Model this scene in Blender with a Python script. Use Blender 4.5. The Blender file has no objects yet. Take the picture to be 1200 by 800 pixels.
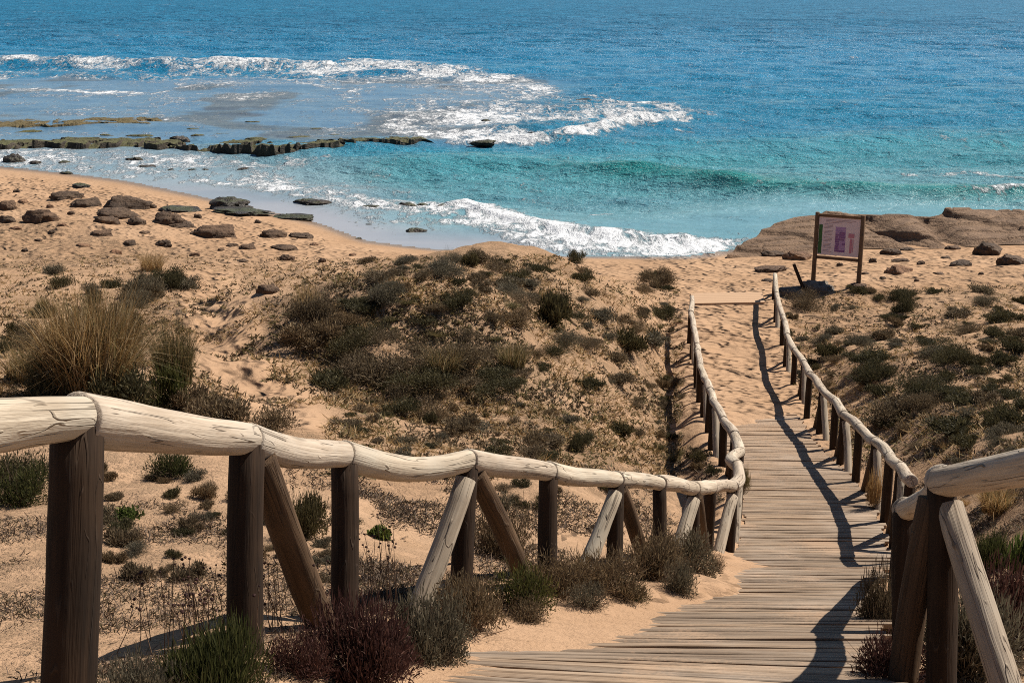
import bpy, math, random
import numpy as np
from mathutils import Vector, Matrix

rng = np.random.default_rng(7)
random.seed(7)
scene = bpy.context.scene
COL = scene.collection

# ------------------------------------------------------------------ camera, world, sun, exposure
HC = 9.75                      # eye height above the sea
F_PX = 1500.0                  # focal length in photo pixels (1200 wide)
PITCH = math.radians(16.0)
CP, SP = math.cos(PITCH), math.sin(PITCH)
cam_d = bpy.data.cameras.new("camera")
cam = bpy.data.objects.new("camera", cam_d)
COL.objects.link(cam)
cam.location = (0, 0, HC)
cam.rotation_euler = (math.pi / 2 - PITCH, 0, 0)
cam_d.sensor_width = 36.0
cam_d.lens = 36.0 * F_PX / 1200.0
cam_d.clip_start = 0.05
cam_d.clip_end = 12000.0
scene.camera = cam

SUN_AZ = math.radians(63.0)    # clockwise from the view direction (+Y)
SUN_EL = math.radians(51.0)
SUN_VEC = Vector((math.sin(SUN_AZ) * math.cos(SUN_EL), math.cos(SUN_AZ) * math.cos(SUN_EL), math.sin(SUN_EL)))
world = bpy.data.worlds.new("World")
scene.world = world
world.use_nodes = True
wn = world.node_tree.nodes
wl = world.node_tree.links
bg = wn["Background"]
sky = wn.new("ShaderNodeTexSky")
sky.sky_type = 'NISHITA'
sky.sun_disc = False
sky.sun_elevation = SUN_EL
sky.sun_rotation = SUN_AZ
sky.air_density = 1.0
sky.dust_density = 0.1
sky.ozone_density = 3.0
wl.new(sky.outputs[0], bg.inputs[0])
bg.inputs[1].default_value = 0.05
sun_d = bpy.data.lights.new("sun", 'SUN')
sun_d.energy = 5.0
sun_d.angle = math.radians(0.5)
sun_d.color = (1.0, 0.935, 0.84)
sun = bpy.data.objects.new("sun", sun_d)
COL.objects.link(sun)
sun.rotation_euler = SUN_VEC.to_track_quat('Z', 'Y').to_euler()
sun.location = (30, 20, 60)
scene.view_settings.view_transform = 'Standard'
scene.view_settings.look = 'None'
scene.view_settings.gamma = 1.0
scene.view_settings.exposure = 0.60
scene.view_settings.use_curve_mapping = False
scene.cycles.use_denoising = False
scene.cycles.filter_width = 1.0
scene.cycles.max_bounces = 6
scene.cycles.diffuse_bounces = 2
scene.cycles.glossy_bounces = 3
scene.cycles.sample_clamp_indirect = 2.0
scene.cycles.sample_clamp_direct = 3.0

# ------------------------------------------------------------------ helpers: projection, noise
def unproj(u, v, Z):
    yc = Z * (400.0 - v) / F_PX
    return np.array([Z * (u - 600.0) / F_PX, Z * CP + yc * SP, HC - Z * SP + yc * CP])

def proj(x, y, z):
    dz = z - HC
    Z = y * CP - dz * SP
    yc = y * SP + dz * CP
    Zs = np.maximum(Z, 1e-3)
    return 600.0 + F_PX * x / Zs, 400.0 - F_PX * yc / Zs, Z

def on_plane(u, v, z=0.0):
    k = SP + CP * (v - 400.0) / F_PX
    Z = (HC - z) / k
    return unproj(u, v, Z)

def _hash(ix, iy, seed):
    h = (ix.astype(np.int64) * 374761393 + iy.astype(np.int64) * 668265263 + seed * 1442695041) & 0xFFFFFFFF
    h = ((h ^ (h >> 13)) * 1274126177) & 0xFFFFFFFF
    h = h ^ (h >> 16)
    return (h & 0xFFFF) / 65535.0

def vnoise(x, y, seed=0):
    x = np.asarray(x, float); y = np.asarray(y, float)
    ix = np.floor(x); iy = np.floor(y)
    fx = x - ix; fy = y - iy
    fx = fx * fx * fx * (fx * (fx * 6 - 15) + 10); fy = fy * fy * fy * (fy * (fy * 6 - 15) + 10)
    a = _hash(ix, iy, seed); b = _hash(ix + 1, iy, seed)
    c = _hash(ix, iy + 1, seed); d = _hash(ix + 1, iy + 1, seed)
    return (a * (1 - fx) + b * fx) * (1 - fy) + (c * (1 - fx) + d * fx) * fy

def fbm(x, y, seed=0, octs=4, gain=0.5):
    s = 0.0; a = 1.0; t = 0.0
    for o in range(octs):
        s = s + a * vnoise(x * (2 ** o) + 17.3 * o, y * (2 ** o) - 9.1 * o, seed + o)
        t += a; a *= gain
    return s / t

def noise3(p, seed=0):
    x, y, z = p[:, 0], p[:, 1], p[:, 2]
    return (fbm(x + 0.37 * z, y - 0.61 * z, seed, 4) + fbm(y + 5.2, z + 0.3 * x, seed + 11, 4) + fbm(z - 3.1, x + 0.2 * y, seed + 23, 4)) / 3

def sstep(a, b, x):
    t = np.clip((x - a) / (b - a), 0, 1)
    return t * t * (3 - 2 * t)

# ------------------------------------------------------------------ helpers: objects
def tag(o, label=None, cat=None, group=None, kind=None):
    if label: o["label"] = label
    if cat: o["category"] = cat
    if group: o["group"] = group
    if kind: o["kind"] = kind
    return o

def empty(name, loc, rz=0.0):
    o = bpy.data.objects.new(name, None)
    o.empty_display_size = 0.1
    COL.objects.link(o)
    o.location = loc
    o.rotation_euler = (0, 0, rz)
    return o

def np_mesh(name, verts, faces, smooth=False, attrs=None):
    """verts (N,3); faces (M,3) or (M,4) array; attrs {name: (kind, array)} on points"""
    me = bpy.data.meshes.new(name)
    verts = np.asarray(verts, np.float32); faces = np.asarray(faces, np.int32)
    k = faces.shape[1]
    me.vertices.add(len(verts))
    me.vertices.foreach_set("co", verts.ravel())
    me.loops.add(faces.size)
    me.loops.foreach_set("vertex_index", faces.ravel())
    me.polygons.add(len(faces))
    me.polygons.foreach_set("loop_start", np.arange(0, faces.size, k, dtype=np.int32))
    me.polygons.foreach_set("use_smooth", np.full(len(faces), smooth, dtype=bool))
    me.update(calc_edges=True)
    for nm, (kind, arr) in (attrs or {}).items():
        at = me.attributes.new(nm, kind, 'POINT')
        if kind == 'FLOAT': at.data.foreach_set("value", np.asarray(arr, np.float32).ravel())
        elif kind == 'FLOAT_VECTOR': at.data.foreach_set("vector", np.asarray(arr, np.float32).ravel())
        else: at.data.foreach_set("color", np.asarray(arr, np.float32).ravel())
    me.validate()
    return me

def obj(name, me, mat=None, parent=None, loc=None):
    o = bpy.data.objects.new(name, me)
    COL.objects.link(o)
    if mat and len(me.materials) == 0: me.materials.append(mat)
    if parent is not None: o.parent = parent
    if loc is not None: o.location = loc
    return o

class MB:
    """collects pieces into ONE mesh"""
    def __init__(s): s.v = []; s.f = []; s.a = {}; s.n = 0
    def add(s, v, f, **attrs):
        v = np.asarray(v, float); f = np.asarray(f, int)
        s.v.append(v); s.f.append(f + s.n); s.n += len(v)
        for k, arr in attrs.items(): s.a.setdefault(k, []).append(np.asarray(arr, float))
    def mesh(s, name, smooth=False):
        at = {}
        for k, l in s.a.items():
            arr = np.concatenate(l)
            at[k] = ('FLOAT', arr) if arr.ndim == 1 else ('FLOAT_VECTOR', arr)
        return np_mesh(name, np.concatenate(s.v), np.concatenate(s.f), smooth, at)

def box_vf(c, ax, ay, az):
    """box with centre c and half axes ax, ay, az, slightly chamfered look comes from material bump"""
    c, ax, ay, az = map(lambda q: np.asarray(q, float), (c, ax, ay, az))
    v = [c + sx * ax + sy * ay + sz * az for sz in (-1, 1) for sy in (-1, 1) for sx in (-1, 1)]
    f = [[0, 2, 3, 1], [4, 5, 7, 6], [0, 1, 5, 4], [2, 6, 7, 3], [0, 4, 6, 2], [1, 3, 7, 5]]
    return np.array(v), np.array(f)

def tube(pts, radii, seg=18, seed=0, rough=0.0, cap=True, dome=0.35):
    """rounded log along pts; returns verts, quads, rest coords (along, across, across)"""
    pts = np.asarray(pts, float); radii = np.asarray(radii, float)
    n = len(pts)
    tang = np.gradient(pts, axis=0)
    tang /= np.linalg.norm(tang, axis=1)[:, None]
    ref = np.array([0, 0, 1.0]) if abs(tang[n // 2][2]) < 0.85 else np.array([0, 1.0, 0])
    side = np.cross(tang, ref); side /= np.linalg.norm(side, axis=1)[:, None]
    up = np.cross(side, tang)
    s = np.concatenate([[0], np.cumsum(np.linalg.norm(np.diff(pts, axis=0), axis=1))])
    th = np.linspace(0, 2 * np.pi, seg, endpoint=False)
    rr = np.random.default_rng(seed + 91)
    off = rr.uniform(0, 50)
    # rings, with two extra rings at both ends to round the sawn edge
    rings = []; ss = []; rad = []
    def ring(i, r, shift):
        rings.append((pts[i] + tang[i] * shift, side[i], up[i])); ss.append(s[i] + shift); rad.append(r)
    r0, r1 = radii[0], radii[-1]
    if cap:
        ring(0, 0.001, -r0 * dome * 0.20); ring(0, r0 * 0.70, -r0 * dome * 0.20); ring(0, r0 * 0.955, -r0 * dome * 0.14)
    for i in range(n): ring(i, radii[i], 0)
    if cap:
        ring(n - 1, r1 * 0.955, r1 * dome * 0.14); ring(n - 1, r1 * 0.70, r1 * dome * 0.20); ring(n - 1, 0.001, r1 * dome * 0.20)
    V = []; R = []
    for (c, sd, u), sl, r in zip(rings, ss, rad):
        prof = 1 + rough * 1.5 * (vnoise(np.cos(th) * 1.1 + 9 + off, np.sin(th) * 1.1 + sl * 1.7 + off, seed) - 0.5) * 2 \
                 + rough * 0.5 * (vnoise(np.cos(th) * 4 + 3 + off, np.sin(th) * 4 + sl * 5 + off, seed + 5) - 0.5) * 2
        V.append(c + r * prof[:, None] * (np.cos(th)[:, None] * sd + np.sin(th)[:, None] * u))
        R.append(np.stack([np.full(seg, sl + off), r * np.cos(th), r * np.sin(th)], 1))
    m = len(rings)
    i = np.arange(m - 1)[:, None] * seg; j = np.arange(seg)[None, :]; jn = (j + 1) % seg
    Fq = np.stack([i + j, i + jn, i + seg + jn, i + seg + j], -1).reshape(-1, 4)
    return np.concatenate(V), Fq, np.concatenate(R)

def log_obj(name, a, b, ra, rb, mat, parent, seed, bend=0.02, n=14, seg=20, rough=0.06, mids=None):
    a = np.asarray(a, float); b = np.asarray(b, float)
    t = np.linspace(0, 1, n)[:, None]
    p = a + (b - a) * t
    rr = np.random.default_rng(seed)
    amp = rr.uniform(-bend, bend, 3)
    p = p + np.sin(np.pi * t) * amp + np.sin(2 * np.pi * t) * rr.uniform(-bend, bend, 3) * 0.4
    if mids is not None: p = p + np.sin(np.pi * t) * np.asarray(mids)
    rad = ra + (rb - ra) * t[:, 0]
    v, f, r = tube(p, rad, seg, seed, rough)
    base = parent.location if parent is not None else Vector((0, 0, 0))
    v = v - np.array(base)
    me = np_mesh(name, v, f, True, {"rest": ('FLOAT_VECTOR', r)})
    return obj(name, me, mat, parent)

# ------------------------------------------------------------------ materials
class NT:
    def __init__(s, name):
        s.m = bpy.data.materials.new(name); s.m.use_nodes = True
        s.t = s.m.node_tree; s.n = s.t.nodes; s.l = s.t.links
        s.b = s.n["Principled BSDF"]; s.out = s.n["Material Output"]
    def node(s, t, **kw):
        n = s.n.new(t)
        for k, v in kw.items(): setattr(n, k, v)
        return n
    def link(s, a, b): s.l.new(a, b)
    def val(s, sock, v):
        if hasattr(v, "is_linked") or isinstance(v, bpy.types.NodeSocket): s.l.new(v, sock)
        else: sock.default_value = v
    def math(s, op, a, b=0.0, clamp=False):
        n = s.node("ShaderNodeMath", operation=op, use_clamp=clamp)
        s.val(n.inputs[0], a); s.val(n.inputs[1], b)
        return n.outputs[0]
    def mix(s, fac, a, b, blend='MIX'):
        n = s.node("ShaderNodeMix", data_type='RGBA', blend_type=blend)
        s.val(n.inputs[0], fac); s.val(n.inputs[6], a); s.val(n.inputs[7], b)
        return n.outputs[2]
    def ramp(s, fac, stops, interp='LINEAR'):
        n = s.node("ShaderNodeValToRGB"); n.color_ramp.interpolation = interp
        e = n.color_ramp.elements
        while len(e) < len(stops): e.new(0.5)
        for el, (p, c) in zip(e, stops):
            el.position = p; el.color = c if len(c) == 4 else (*c, 1)
        s.val(n.inputs[0], fac)
        return n.outputs[0]
    def smooth(s, x, a, b):
        n = s.node("ShaderNodeMapRange", interpolation_type='SMOOTHSTEP')
        s.val(n.inputs[0], x); s.val(n.inputs[1], a); s.val(n.inputs[2], b)
        return n.outputs[0]
    def noise(s, vec, scale, detail=4, rough=0.55, dist=0.0):
        n = s.node("ShaderNodeTexNoise")
        s.val(n.inputs["Vector"], vec); s.val(n.inputs["Scale"], scale); n.inputs["Detail"].default_value = detail
        n.inputs["Roughness"].default_value = rough; n.inputs["Distortion"].default_value = dist
        return n.outputs[0]
    def voro(s, vec, scale, feature='F1', rand=1.0, out=0):
        n = s.node("ShaderNodeTexVoronoi", feature=feature)
        s.val(n.inputs["Vector"], vec); s.val(n.inputs["Scale"], scale); n.inputs["Randomness"].default_value = rand
        return n.outputs[out]
    def mapping(s, vec, scale=(1, 1, 1), rot=(0, 0, 0), loc=(0, 0, 0)):
        n = s.node("ShaderNodeMapping")
        s.val(n.inputs[0], vec); n.inputs["Scale"].default_value = scale
        n.inputs["Rotation"].default_value = rot; n.inputs["Location"].default_value = loc
        return n.outputs[0]
    def attr(s, name, out=2):
        n = s.node("ShaderNodeAttribute", attribute_name=name)
        return n.outputs[out]     # 0 color, 1 vector, 2 fac
    def pos(s): return s.node("ShaderNodeNewGeometry").outputs["Position"]
    def objco(s): return s.node("ShaderNodeTexCoord").outputs["Object"]
    def rand(s): return s.node("ShaderNodeObjectInfo").outputs["Random"]
    def bump(s, h, strength=0.5, dist=0.02, normal=None):
        n = s.node("ShaderNodeBump")
        s.val(n.inputs["Height"], h); s.val(n.inputs["Strength"], strength); n.inputs["Distance"].default_value = dist
        if normal is not None: s.link(normal, n.inputs["Normal"])
        return n.outputs[0]
    def set(s, **kw):
        names = {"color": "Base Color", "rough": "Roughness", "normal": "Normal", "spec": "Specular IOR Level", "metal": "Metallic", "ior": "IOR"}
        for k, v in kw.items():
            if k == "color" and isinstance(v, tuple) and len(v) == 3: v = (*v, 1)
            s.val(s.b.inputs[names[k]], v)
        return s.m

def C4(c): return (*c, 1)

def mat_wood(name, dark, light, crack=1.0, tint=0.25):
    m = NT(name)
    r = m.attr("rest", 1)
    rd = m.rand()
    long_ = m.mapping(r, (1.3, 30, 30))
    fine = m.mapping(r, (3.0, 110, 110))
    n1 = m.noise(long_, 1.0, 5, 0.65, 0.6)
    n2 = m.noise(fine, 1.0, 3, 0.6)
    n3 = m.noise(r, 3.0, 3, 0.5)
    c = m.ramp(n1, [(0.25, dark), (0.5, tuple(0.5 * (a + b) for a, b in zip(dark, light))), (0.72, light)])
    c = m.mix(m.math('MULTIPLY', n2, 0.55), c, C4(tuple(0.55 * q for q in dark)), 'MULTIPLY')
    c = m.mix(m.smooth(n3, 0.45, 0.75), c, C4(tuple(0.62 * q for q in light)))
    # drying cracks: thin lines along the grain, some slanting across it
    def cracks(sc, rot, loc, wid, lo, hi, seedloc):
        cn = m.noise(m.mapping(r, sc, rot, loc), 1.0, 1.5, 0.45, 0.25)
        cd = m.math('ABSOLUTE', m.math('SUBTRACT', cn, 0.5))
        wh = m.smooth(m.noise(m.mapping(r, (2.4, 9, 9), loc=seedloc), 1.0, 2), lo, hi)
        return m.math('MULTIPLY', m.math('SUBTRACT', 1.0, m.smooth(cd, wid * 0.25, wid)), wh)
    ck = m.math('MAXIMUM', cracks((0.9, 26, 26), (0, 0, 0), (0, 0, 0), 0.020, 0.47, 0.56, (4, 2, 1)),
                cracks((3.4, 16, 16), (0, 0, 0.05), (7, 3, 2), 0.024, 0.54, 0.60, (1, 8, 3)))
    ck = m.math('MULTIPLY', ck, crack)
    c = m.mix(m.math('MULTIPLY', ck, 0.62), c, C4((0.075, 0.052, 0.036)))
    # knots
    kv = m.voro(m.mapping(r, (1.1, 4.5, 4.5)), 1.0)
    kn = m.math('SUBTRACT', 1.0, m.smooth(kv, 0.03, 0.13))
    c = m.mix(m.math('MULTIPLY', kn, 0.5), c, C4(tuple(0.4 * q for q in dark)))
    # rain stains and dirt running in patches
    stn = m.smooth(m.noise(m.mapping(r, (0.9, 3.5, 3.5), loc=(3, 9, 2)), 1.0, 4, 0.6), 0.50, 0.72)
    c = m.mix(m.math('MULTIPLY', stn, 0.55), c, C4(tuple(0.7 * q for q in dark)))
    c = m.mix(tint, c, m.ramp(rd, [(0, (0.75, 0.72, 0.70)), (0.5, (1, 0.97, 0.92)), (1, (0.95, 1.0, 0.9))]), 'MULTIPLY')
    h = m.math('ADD', m.math('ADD', m.math('MULTIPLY', n1, 0.8), m.math('MULTIPLY', n3, 1.0)), m.math('MULTIPLY', n2, 0.5))
    h = m.math('SUBTRACT', h, m.math('MULTIPLY', ck, 1.1))
    return m.set(color=c, rough=0.85, spec=0.2, normal=m.bump(h, 1.0, 0.007))

M = {}
M['rail'] = mat_wood("weathered_rail", (0.36, 0.275, 0.195), (0.72, 0.615, 0.49), 1.0)
M['post'] = mat_wood("dark_post", (0.012, 0.0065, 0.0035), (0.062, 0.034, 0.018), 0.6)
M['brace'] = mat_wood("lit_weathered_brace", (0.27, 0.205, 0.145), (0.58, 0.49, 0.38), 1.0)  # pale copy: sunlight on the near-side braces put into the colour
M['shaded_brown_brace'] = mat_wood("shaded_brown_brace", (0.048, 0.027, 0.014), (0.165, 0.098, 0.053), 0.7)  # dark copy: brown wood with its shade put into the colour

def mat_planks():
    m = NT("boardwalk_planks")
    r = m.attr("rest", 1)
    tn = m.attr("tint", 2)
    n1 = m.noise(m.mapping(r, (1.2, 26, 26)), 1.0, 5, 0.65, 0.4)
    n2 = m.noise(m.mapping(r, (4, 120, 120)), 1.0, 3, 0.6)
    c = m.ramp(n1, [(0.28, (0.13, 0.092, 0.064)), (0.5, (0.285, 0.22, 0.162)), (0.72, (0.46, 0.375, 0.29))])
    c = m.mix(m.math('MULTIPLY', n2, 0.5), c, C4((0.10, 0.075, 0.055)), 'MULTIPLY')
    c = m.mix(0.85, c, m.ramp(tn, [(0, (0.55, 0.52, 0.50)), (0.5, (0.92, 0.88, 0.84)), (1, (1.15, 1.02, 0.88))]), 'MULTIPLY')
    # sand swept over and lodged on the boards
    p = m.pos()
    sn = m.noise(p, 1.3, 4, 0.6)
    sf = m.noise(p, 45.0, 2, 0.6)
    sd = m.smooth(m.math('ADD', m.math('MULTIPLY', sn, 0.75), m.math('MULTIPLY', sf, 0.3)), 0.52, 0.68)
    sy = m.attr('sandy', 2)
    sd = m.math('MAXIMUM', m.math('MULTIPLY', sd, 0.55), m.math('MULTIPLY', sy, m.smooth(sf, 0.35, 0.6)))
    c = m.mix(sd, c, C4((0.40, 0.262, 0.165)))
    worn = m.smooth(m.noise(m.mapping(p, (0.9, 0.5, 1)), 1.0, 4, 0.6), 0.48, 0.70)
    c = m.mix(m.math('MULTIPLY', worn, 0.30), c, C4((0.44, 0.36, 0.285)))
    h = m.math('ADD', m.math('MULTIPLY', n1, 0.8), m.math('MULTIPLY', n2, 0.5))
    return m.set(color=c, rough=0.88, spec=0.15, normal=m.bump(h, 1.0, 0.010))
M['planks'] = mat_planks()

def mat_sand():
    m = NT("dune_sand")
    p = m.pos()
    foot = m.attr("foot"); wet = m.attr("wet"); veg = m.attr("veg"); rip = m.attr("ripple")
    big = m.noise(p, 0.35, 3, 0.5)
    mid = m.noise(p, 2.2, 4, 0.6)
    fine = m.noise(p, 160.0, 2, 0.7)
    grain = m.noise(p, 34.0, 3, 0.7)
    c = m.ramp(big, [(0.3, (0.315, 0.196, 0.117)), (0.7, (0.39, 0.252, 0.157))])
    c = m.mix(m.math('MULTIPLY', m.smooth(mid, 0.5, 0.75), 0.35), c, C4((0.32, 0.195, 0.11)))
    c = m.mix(m.smooth(fine, 0.56, 0.75), c, C4((0.28, 0.17, 0.095)))
    c = m.mix(m.math('MULTIPLY', m.smooth(fine, 0.45, 0.28), 0.35), c, C4((0.50, 0.35, 0.23)))
    # plant litter and thin crust where scrub grows
    lit = m.math('MULTIPLY', veg, m.smooth(m.math('ADD', m.math('MULTIPLY', grain, 0.55), m.math('MULTIPLY', m.noise(p, 5.0, 4, 0.65), 0.55)), 0.48, 0.66))
    c = m.mix(m.math('MULTIPLY', lit, 0.75), c, C4((0.145, 0.105, 0.065)))
    c = m.mix(wet, c, C4((0.20, 0.135, 0.085)))
    peb = m.voro(p, 9.0)
    pm = m.math('MULTIPLY', m.math('SUBTRACT', 1.0, m.smooth(peb, 0.10, 0.17)), m.smooth(m.noise(p, 1.3, 3, 0.6), 0.52, 0.62))
    c = m.mix(m.math('MULTIPLY', pm, 0.7), c, C4((0.12, 0.085, 0.06)))
    # trampled footprints: overlapping dents of two sizes
    wp = m.node("ShaderNodeVectorMath", operation='ADD')
    m.link(p, wp.inputs[0])
    wn_ = m.node("ShaderNodeTexNoise"); wn_.inputs["Scale"].default_value = 2.0
    m.link(p, wn_.inputs["Vector"])
    sc = m.node("ShaderNodeVectorMath", operation='SCALE'); sc.inputs["Scale"].default_value = 0.28
    m.link(wn_.outputs["Color"], sc.inputs[0]); m.link(sc.outputs[0], wp.inputs[1])
    v1 = m.voro(m.mapping(wp.outputs[0], (1, 1, 0.01)), 2.6, 'SMOOTH_F1')
    v2 = m.voro(m.mapping(wp.outputs[0], (1, 1, 0.01), loc=(3, 1, 0)), 4.1, 'F1')
    d1 = m.smooth(v1, 0.05, 0.42); d2 = m.smooth(v2, 0.05, 0.5)
    fh = m.math('MULTIPLY', m.math('ADD', d1, m.math('MULTIPLY', d2, 0.6)), foot)
    # small wind ripples and lumps
    rp = m.noise(m.mapping(p, (3.0, 12, 3), (0, 0, 0.5)), 1.0, 3, 0.5, 0.5)
    h = m.math('ADD', m.math('MULTIPLY', fh, m.math('ADD', 0.06, m.math('MULTIPLY', m.smooth(m.noise(p, 0.8, 3, 0.6), 0.35, 0.65), 0.16))), m.math('MULTIPLY', m.math('MULTIPLY', rp, rip), 0.045))
    h = m.math('ADD', h, m.math('MULTIPLY', mid, 0.06))
    h = m.math('ADD', h, m.math('MULTIPLY', grain, 0.016))
    h = m.math('ADD', h, m.math('MULTIPLY', lit, 0.012))
    nb = m.bump(h, 1.0, 1.0)
    rough = m.math('SUBTRACT', 0.95, m.math('MULTIPLY', wet, 0.75))
    return m.set(color=c, rough=rough, spec=m.math('MULTIPLY', wet, 0.5), normal=nb)
M['sand'] = mat_sand()

def mat_rock(name, dark, light, moss=0.0, mosscol=(0.10, 0.11, 0.03), rough=0.85, scale=1.0):
    m = NT(name)
    p = m.pos()
    rd = m.rand()
    n1 = m.noise(p, 1.6 * scale, 5, 0.6)
    n2 = m.noise(p, 11.0 * scale, 4, 0.65)
    lay = m.noise(m.mapping(p, (0.5, 0.5, 9.0), (0.08, 0.05, 0)), 1.0 * scale, 4, 0.6, 0.4)
    c = m.ramp(n1, [(0.3, dark), (0.7, light)])
    c = m.mix(m.math('MULTIPLY', m.smooth(n2, 0.42, 0.66), 0.55), c, C4(tuple(0.5 * a for a in dark)))
    c = m.mix(m.math('MULTIPLY', m.smooth(lay, 0.52, 0.60), 0.5), c, C4(tuple(0.6 * a for a in dark)))
    c = m.mix(0.7, c, m.ramp(rd, [(0, (0.72, 0.70, 0.70)), (0.5, (1, 0.96, 0.92)), (1, (1.15, 0.98, 0.85))]), 'MULTIPLY')
    if moss > 0:
        nz = m.node("ShaderNodeNewGeometry").outputs["Normal"]
        sx = m.node("ShaderNodeSeparateXYZ"); m.link(nz, sx.inputs[0])
        mk = m.math('MULTIPLY', m.smooth(sx.outputs[2], 0.72, 0.95), m.smooth(m.noise(p, 1.1, 4, 0.6), 0.5 - 0.25 * moss, 0.62 - 0.2 * moss))
        c = m.mix(mk, c, C4(mosscol))
    h = m.math('ADD', m.math('MULTIPLY', n1, 0.6), m.math('ADD', m.math('MULTIPLY', n2, 0.3), m.math('MULTIPLY', lay, 0.4)))
    return m.set(color=c, rough=rough, spec=0.3, normal=m.bump(h, 1.0, 0.24))
M['rock'] = mat_rock("beach_rock", (0.060, 0.038, 0.024), (0.150, 0.098, 0.062))
M['rock_red'] = mat_rock("reddish_rock", (0.15, 0.080, 0.045), (0.28, 0.165, 0.095))
M['rock_grey'] = mat_rock("grey_rock", (0.14, 0.115, 0.092), (0.27, 0.23, 0.185))
M['rock_wet'] = mat_rock("wet_rock", (0.022, 0.018, 0.014), (0.07, 0.055, 0.04), 0.25, (0.05, 0.05, 0.02), 0.45)
M['rock_moss'] = mat_rock("mossy_rock", (0.022, 0.018, 0.012), (0.07, 0.056, 0.036), 0.9, (0.078, 0.074, 0.026), 0.7)
M['rock_weed'] = mat_rock("weedy_reef", (0.06, 0.045, 0.018), (0.20, 0.15, 0.06), 0.9, (0.10, 0.075, 0.028), 0.7)
M['ledge'] = mat_rock("ledge_sandstone", (0.140, 0.086, 0.051), (0.25, 0.162, 0.099), scale=1.2)

def mat_sea():
    m = NT("sea_water")
    p = m.pos()
    col = m.attr("wcol", 0)
    foam = m.attr("foam"); calm = m.attr("calm"); dist = m.attr("dist")
    # small chop, stretched along the crests
    a = m.noise(m.mapping(p, (1.5, 2.4, 1), (0, 0, 0.2)), 1.0, 5, 0.65, 0.4)
    b = m.noise(m.mapping(p, (0.42, 0.75, 1), (0, 0, -0.15)), 1.0, 6, 0.65, 0.3)
    d = m.noise(m.mapping(p, (0.10, 0.20, 1), (0, 0, 0.1)), 1.0, 6, 0.68, 0.3)
    near = m.smooth(dist, 170.0, 60.0)
    far = m.smooth(dist, 110.0, 280.0)
    h = m.math('ADD', m.math('MULTIPLY', m.math('MULTIPLY', a, 0.27), near), m.math('MULTIPLY', b, 1.0))
    h = m.math('ADD', h, m.math('MULTIPLY', m.math('MULTIPLY', d, 6.5), far))
    e_ = m.noise(m.mapping(p, (0.30, 0.42, 1), (0, 0, 0.25)), 1.0, 4, 0.7, 0.3)
    h = m.math('ADD', h, m.math('MULTIPLY', m.math('MULTIPLY', e_, 1.7), far))
    h = m.math('MULTIPLY', h, calm)
    # lighter and darker water
    mot = m.noise(m.mapping(p, (0.05, 0.16, 1)), 1.0, 4, 0.6)
    c = m.mix(m.math('MULTIPLY', m.smooth(mot, 0.42, 0.66), 0.45), col, m.mix(1.0, col, C4((0.50, 0.66, 0.74)), 'MULTIPLY'))
    # foam: broken lace of bubbles; also draws the painted glitter flecks
    f1 = m.noise(m.mapping(p, (1.0, 0.55, 1)), 1.5, 6, 0.7, 0.9)
    f2 = m.voro(m.mapping(p, (1.0, 0.6, 1)), 1.1, 'SMOOTH_F1')
    f3 = m.noise(m.mapping(p, (0.25, 0.12, 1)), 1.0, 5, 0.65, 0.5)
    f4 = m.noise(m.mapping(p, (3.0, 1.6, 1)), 1.6, 4, 0.7, 0.4)
    fl = m.math('ADD', m.math('MULTIPLY', f1, 0.80), m.math('ADD', m.math('MULTIPLY', f3, 0.45), m.math('ADD', m.math('MULTIPLY', f2, 0.12), m.math('MULTIPLY', f4, 0.40))))
    th = m.math('SUBTRACT', 1.18, m.math('MULTIPLY', foam, 0.44))
    dlt = m.math('SUBTRACT', fl, th)
    fm = m.smooth(dlt, -0.06, 0.14)
    fm = m.math('MULTIPLY', fm, m.smooth(foam, 0.0, 0.12))
    c = m.mix(fm, c, C4((0.66, 0.67, 0.675)))
    h = m.math('ADD', h, m.math('MULTIPLY', m.math('MULTIPLY', fm, f1), 0.30))
    nb = m.bump(h, 1.0, 1.0)
    rough = m.math('ADD', m.math('ADD', 0.15, m.math('MULTIPLY', m.smooth(dist, 80.0, 420.0), 0.42)), m.math('MULTIPLY', fm, 0.5))
    spec = m.math('SUBTRACT', 0.5, m.math('MULTIPLY', fm, 0.4))
    m.set(color=c, rough=rough, spec=spec, normal=nb, ior=1.33)
    return m.m
M['sea'] = mat_sea()

def mat_leaf(name, c0, c1, c2, trans=0.3, rough=0.7):
    """leaf clumps: colour runs along a per-leaf tint"""
    m = NT(name)
    t = m.attr("tint")
    c = m.ramp(t, [(0.0, c0), (0.55, c1), (1.0, c2)])
    c = m.mix(0.55, c, m.ramp(m.rand(), [(0, (0.70, 0.72, 0.72)), (0.5, (1, 1, 0.95)), (1, (1.25, 1.08, 0.85))]), 'MULTIPLY')
    m.set(color=c, rough=rough, spec=0.2)
    tr = m.node("ShaderNodeBsdfTranslucent"); m.link(c, tr.inputs[0])
    mx = m.node("ShaderNodeMixShader"); mx.inputs[0].default_value = trans
    m.link(m.b.outputs[0], mx.inputs[1]); m.link(tr.outputs[0], mx.inputs[2])
    m.link(mx.outputs[0], m.out.inputs[0])
    return m.m
M['dark'] = mat_leaf("dark_scrub", (0.022, 0.019, 0.009), (0.062, 0.053, 0.024), (0.14, 0.116, 0.056))
M['grey'] = mat_leaf("grey_scrub", (0.045, 0.038, 0.026), (0.118, 0.099, 0.066), (0.24, 0.20, 0.135))
M['brown'] = mat_leaf("brown_scrub", (0.050, 0.034, 0.021), (0.135, 0.095, 0.055), (0.28, 0.21, 0.125))
M['straw'] = mat_leaf("straw_grass", (0.14, 0.078, 0.030), (0.33, 0.205, 0.085), (0.66, 0.50, 0.30), 0.4)
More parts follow.
